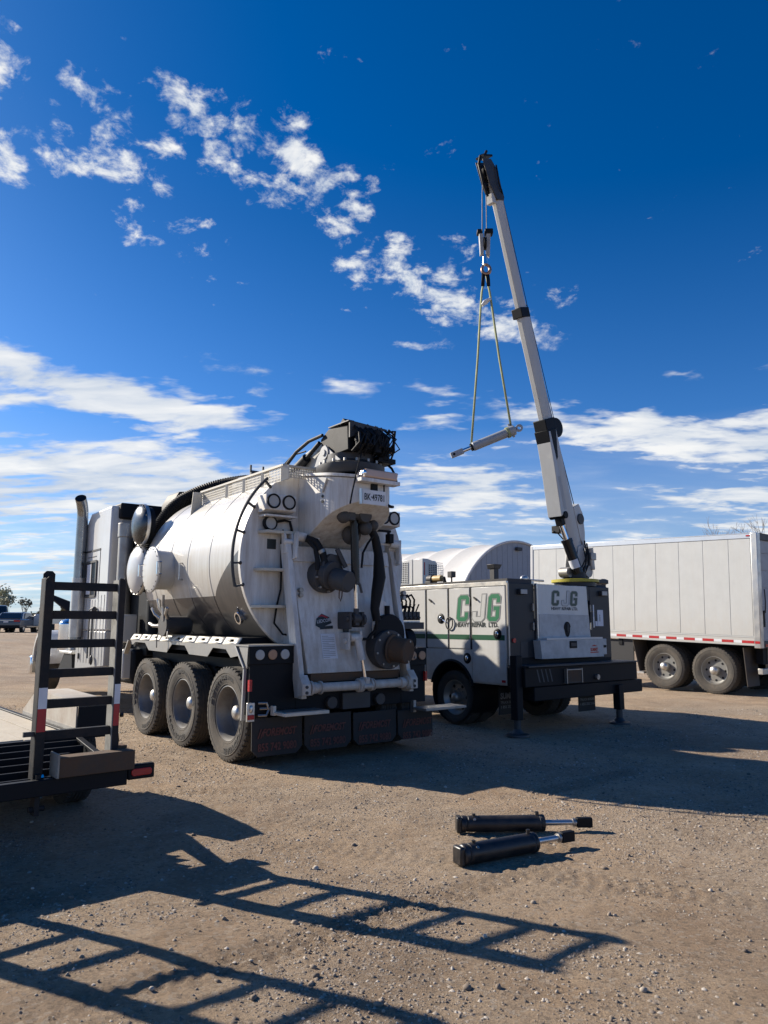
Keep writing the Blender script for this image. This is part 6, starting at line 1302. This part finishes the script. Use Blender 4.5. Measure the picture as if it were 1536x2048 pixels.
# ------------------------------------------------------------------ parked vehicles far left
def car(name, x, y, rz, paint, label, cat, L=4.7, W=1.84, Hc=1.43, suv=False):
    z = GZ(x, y); T = empty(name, (x, y, z), rz); tag(T, label, cat, 'vehicles parked at the yard edge')
    B = lambda n, m, mt, par=T, **k: m.build(n, mt, par, **k)
    hb = .95 if not suv else 1.05
    side = [(-L / 2, .32), (-L / 2 - .02, .62), (-L / 2 + .03, hb - .04), (-L / 2 + .55, hb + .02), (L / 2 - 1.2, hb - .02), (L / 2 - .15, hb - .22), (L / 2, .55), (L / 2 - .03, .3)] if not suv else [(-L / 2, .35), (-L / 2 - .02, .7), (-L / 2, hb), (L / 2 - 1.2, hb), (L / 2 - .1, hb - .12), (L / 2, .6), (L / 2 - .03, .35)]
    B('body', MB().prism([(-W / 2, a, b) for a, b in side], (W, 0, 0)), paint, bevel=.09)
    cab = [(-L / 2 + .45, hb - .02), (-L / 2 + 1.05, Hc - .05), (-L / 2 + 1.5, Hc), (.35, Hc - .02), (1.25, hb - .03)] if not suv else [(-L / 2 + .06, hb - .02), (-L / 2 + .3, Hc - .05), (-L / 2 + .5, Hc), (.5, Hc - .02), (1.2, hb - .03)]
    n = len(cab); vs = []
    for sx in (-1, 1): vs += [(sx * (W / 2 - .05 - .17 * (b - hb) / (Hc - hb)), a, b) for a, b in cab]
    B('cabin', MB().add(vs, [tuple(range(n - 1, -1, -1)), tuple(range(n, 2 * n))] + [(i, (i + 1) % n, (i + 1) % n + n, i + n) for i in range(n)]), paint, bevel=.05)
    a0, b0 = cab[0]; a1, b1 = cab[1]
    lerp = lambda t: (a0 + (a1 - a0) * t, b0 + (b1 - b0) * t)
    (p0, q0), (p1, q1) = lerp(.12), lerp(.92); w0, w1 = W / 2 - .16, W / 2 - .27
    B('rear_window', MB().prism([(-w0, p0 - .012, q0 + .004), (w0, p0 - .012, q0 + .004), (w1, p1 - .012, q1 + .004), (-w1, p1 - .012, q1 + .004)], (0, -.012, .006)), GLASS)
    for sx in (-1, 1):
        B('side_window', MB().prism([(sx * (W / 2 - .055), cab[0][0] + .5, hb + .03), (sx * (W / 2 - .17), cab[2][0] + .0, Hc - .07), (sx * (W / 2 - .17), .3, Hc - .08), (sx * (W / 2 - .055), 1.0, hb + .03)], (sx * .02, 0, 0)), GLASS)
        t = B('tail_light', MB().box(sx * (W / 2 - .42), sx * (W / 2 - .02), -L / 2 - .03, -L / 2 + .1, hb - .2, hb - .08), LENSR, bevel=.02)
        for yy in (-L / 2 + .85, L / 2 - .9):
            wl_ = B('wheel', MB().lathe([(.34, -.1), (.335, .1), (.20, .105), (.20, -.105), (.34, -.1)], (sx * (W / 2 - .11), yy, .34), (1, 0, 0), 28), RUBBER)
            B('rim', MB().lathe([(.20, -.10 * sx), (.18, .10 * sx), (.06, .105 * sx), (.001, .09 * sx)], (sx * (W / 2 - .11), yy, .34), (1, 0, 0), 20), ALU, wl_)
        B('mirror', MB().box(sx * (W / 2 - .02), sx * (W / 2 + .16), .85, .95, hb - .02, hb + .12), paint, bevel=.03)
    B('number_plate', MB().box(-.16, .16, -L / 2 - .035, -L / 2 - .02, hb - .25, hb - .14), WHITET)
    B('trim_strip', MB().box(-.5, .5, -L / 2 - .03, -L / 2 - .015, hb - .115, hb - .095), CHROME)
    B('bumper', MB().box(-W / 2 + .04, W / 2 - .04, -L / 2 - .06, -L / 2 + .2, .30, .52), BLACK, bevel=.06)
    return T
dg = M('dark_car_paint', (.07, .08, .095), .25, coat=.6); tq = M('green_car_paint', (.05, .075, .085), .3, coat=.6)
car('sedan', -26.35, 53.8, R(8), dg, 'dark grey sedan parked with its tail towards the yard', 'car')
car('sport_utility', -29.0, 55.8, R(24), tq, 'dark green tall vehicle cut by the left picture edge', 'car', L=4.9, W=1.95, Hc=1.95, suv=True)
def small_trailer():
    x, y = -25.3, 55.5; T = empty('utility_trailer', (x, y, GZ(x, y)), R(20)); tag(T, 'small white utility trailer beside the dark sedan', 'trailer')
    MB().prism([(-.6, -.9, .45), (-.6, -.9, 1.15), (-.45, -.9, 1.32), (.45, -.9, 1.32), (.6, -.9, 1.15), (.6, -.9, .45)], (0, 1.8, 0)).build('box', WHITE2, T, bevel=.05)
    for s in (-1, 1): MB().lathe([(.3, -.09), (.3, .09), (.12, .1), (.12, -.1), (.3, -.09)], (s * .7, 0, .3), (1, 0, 0), 24).build('wheel', RUBBER, T)
    MB().beam((0, .9, .45), (0, 2.0, .45), .1, .1).build('drawbar', STEEL, T)
small_trailer()
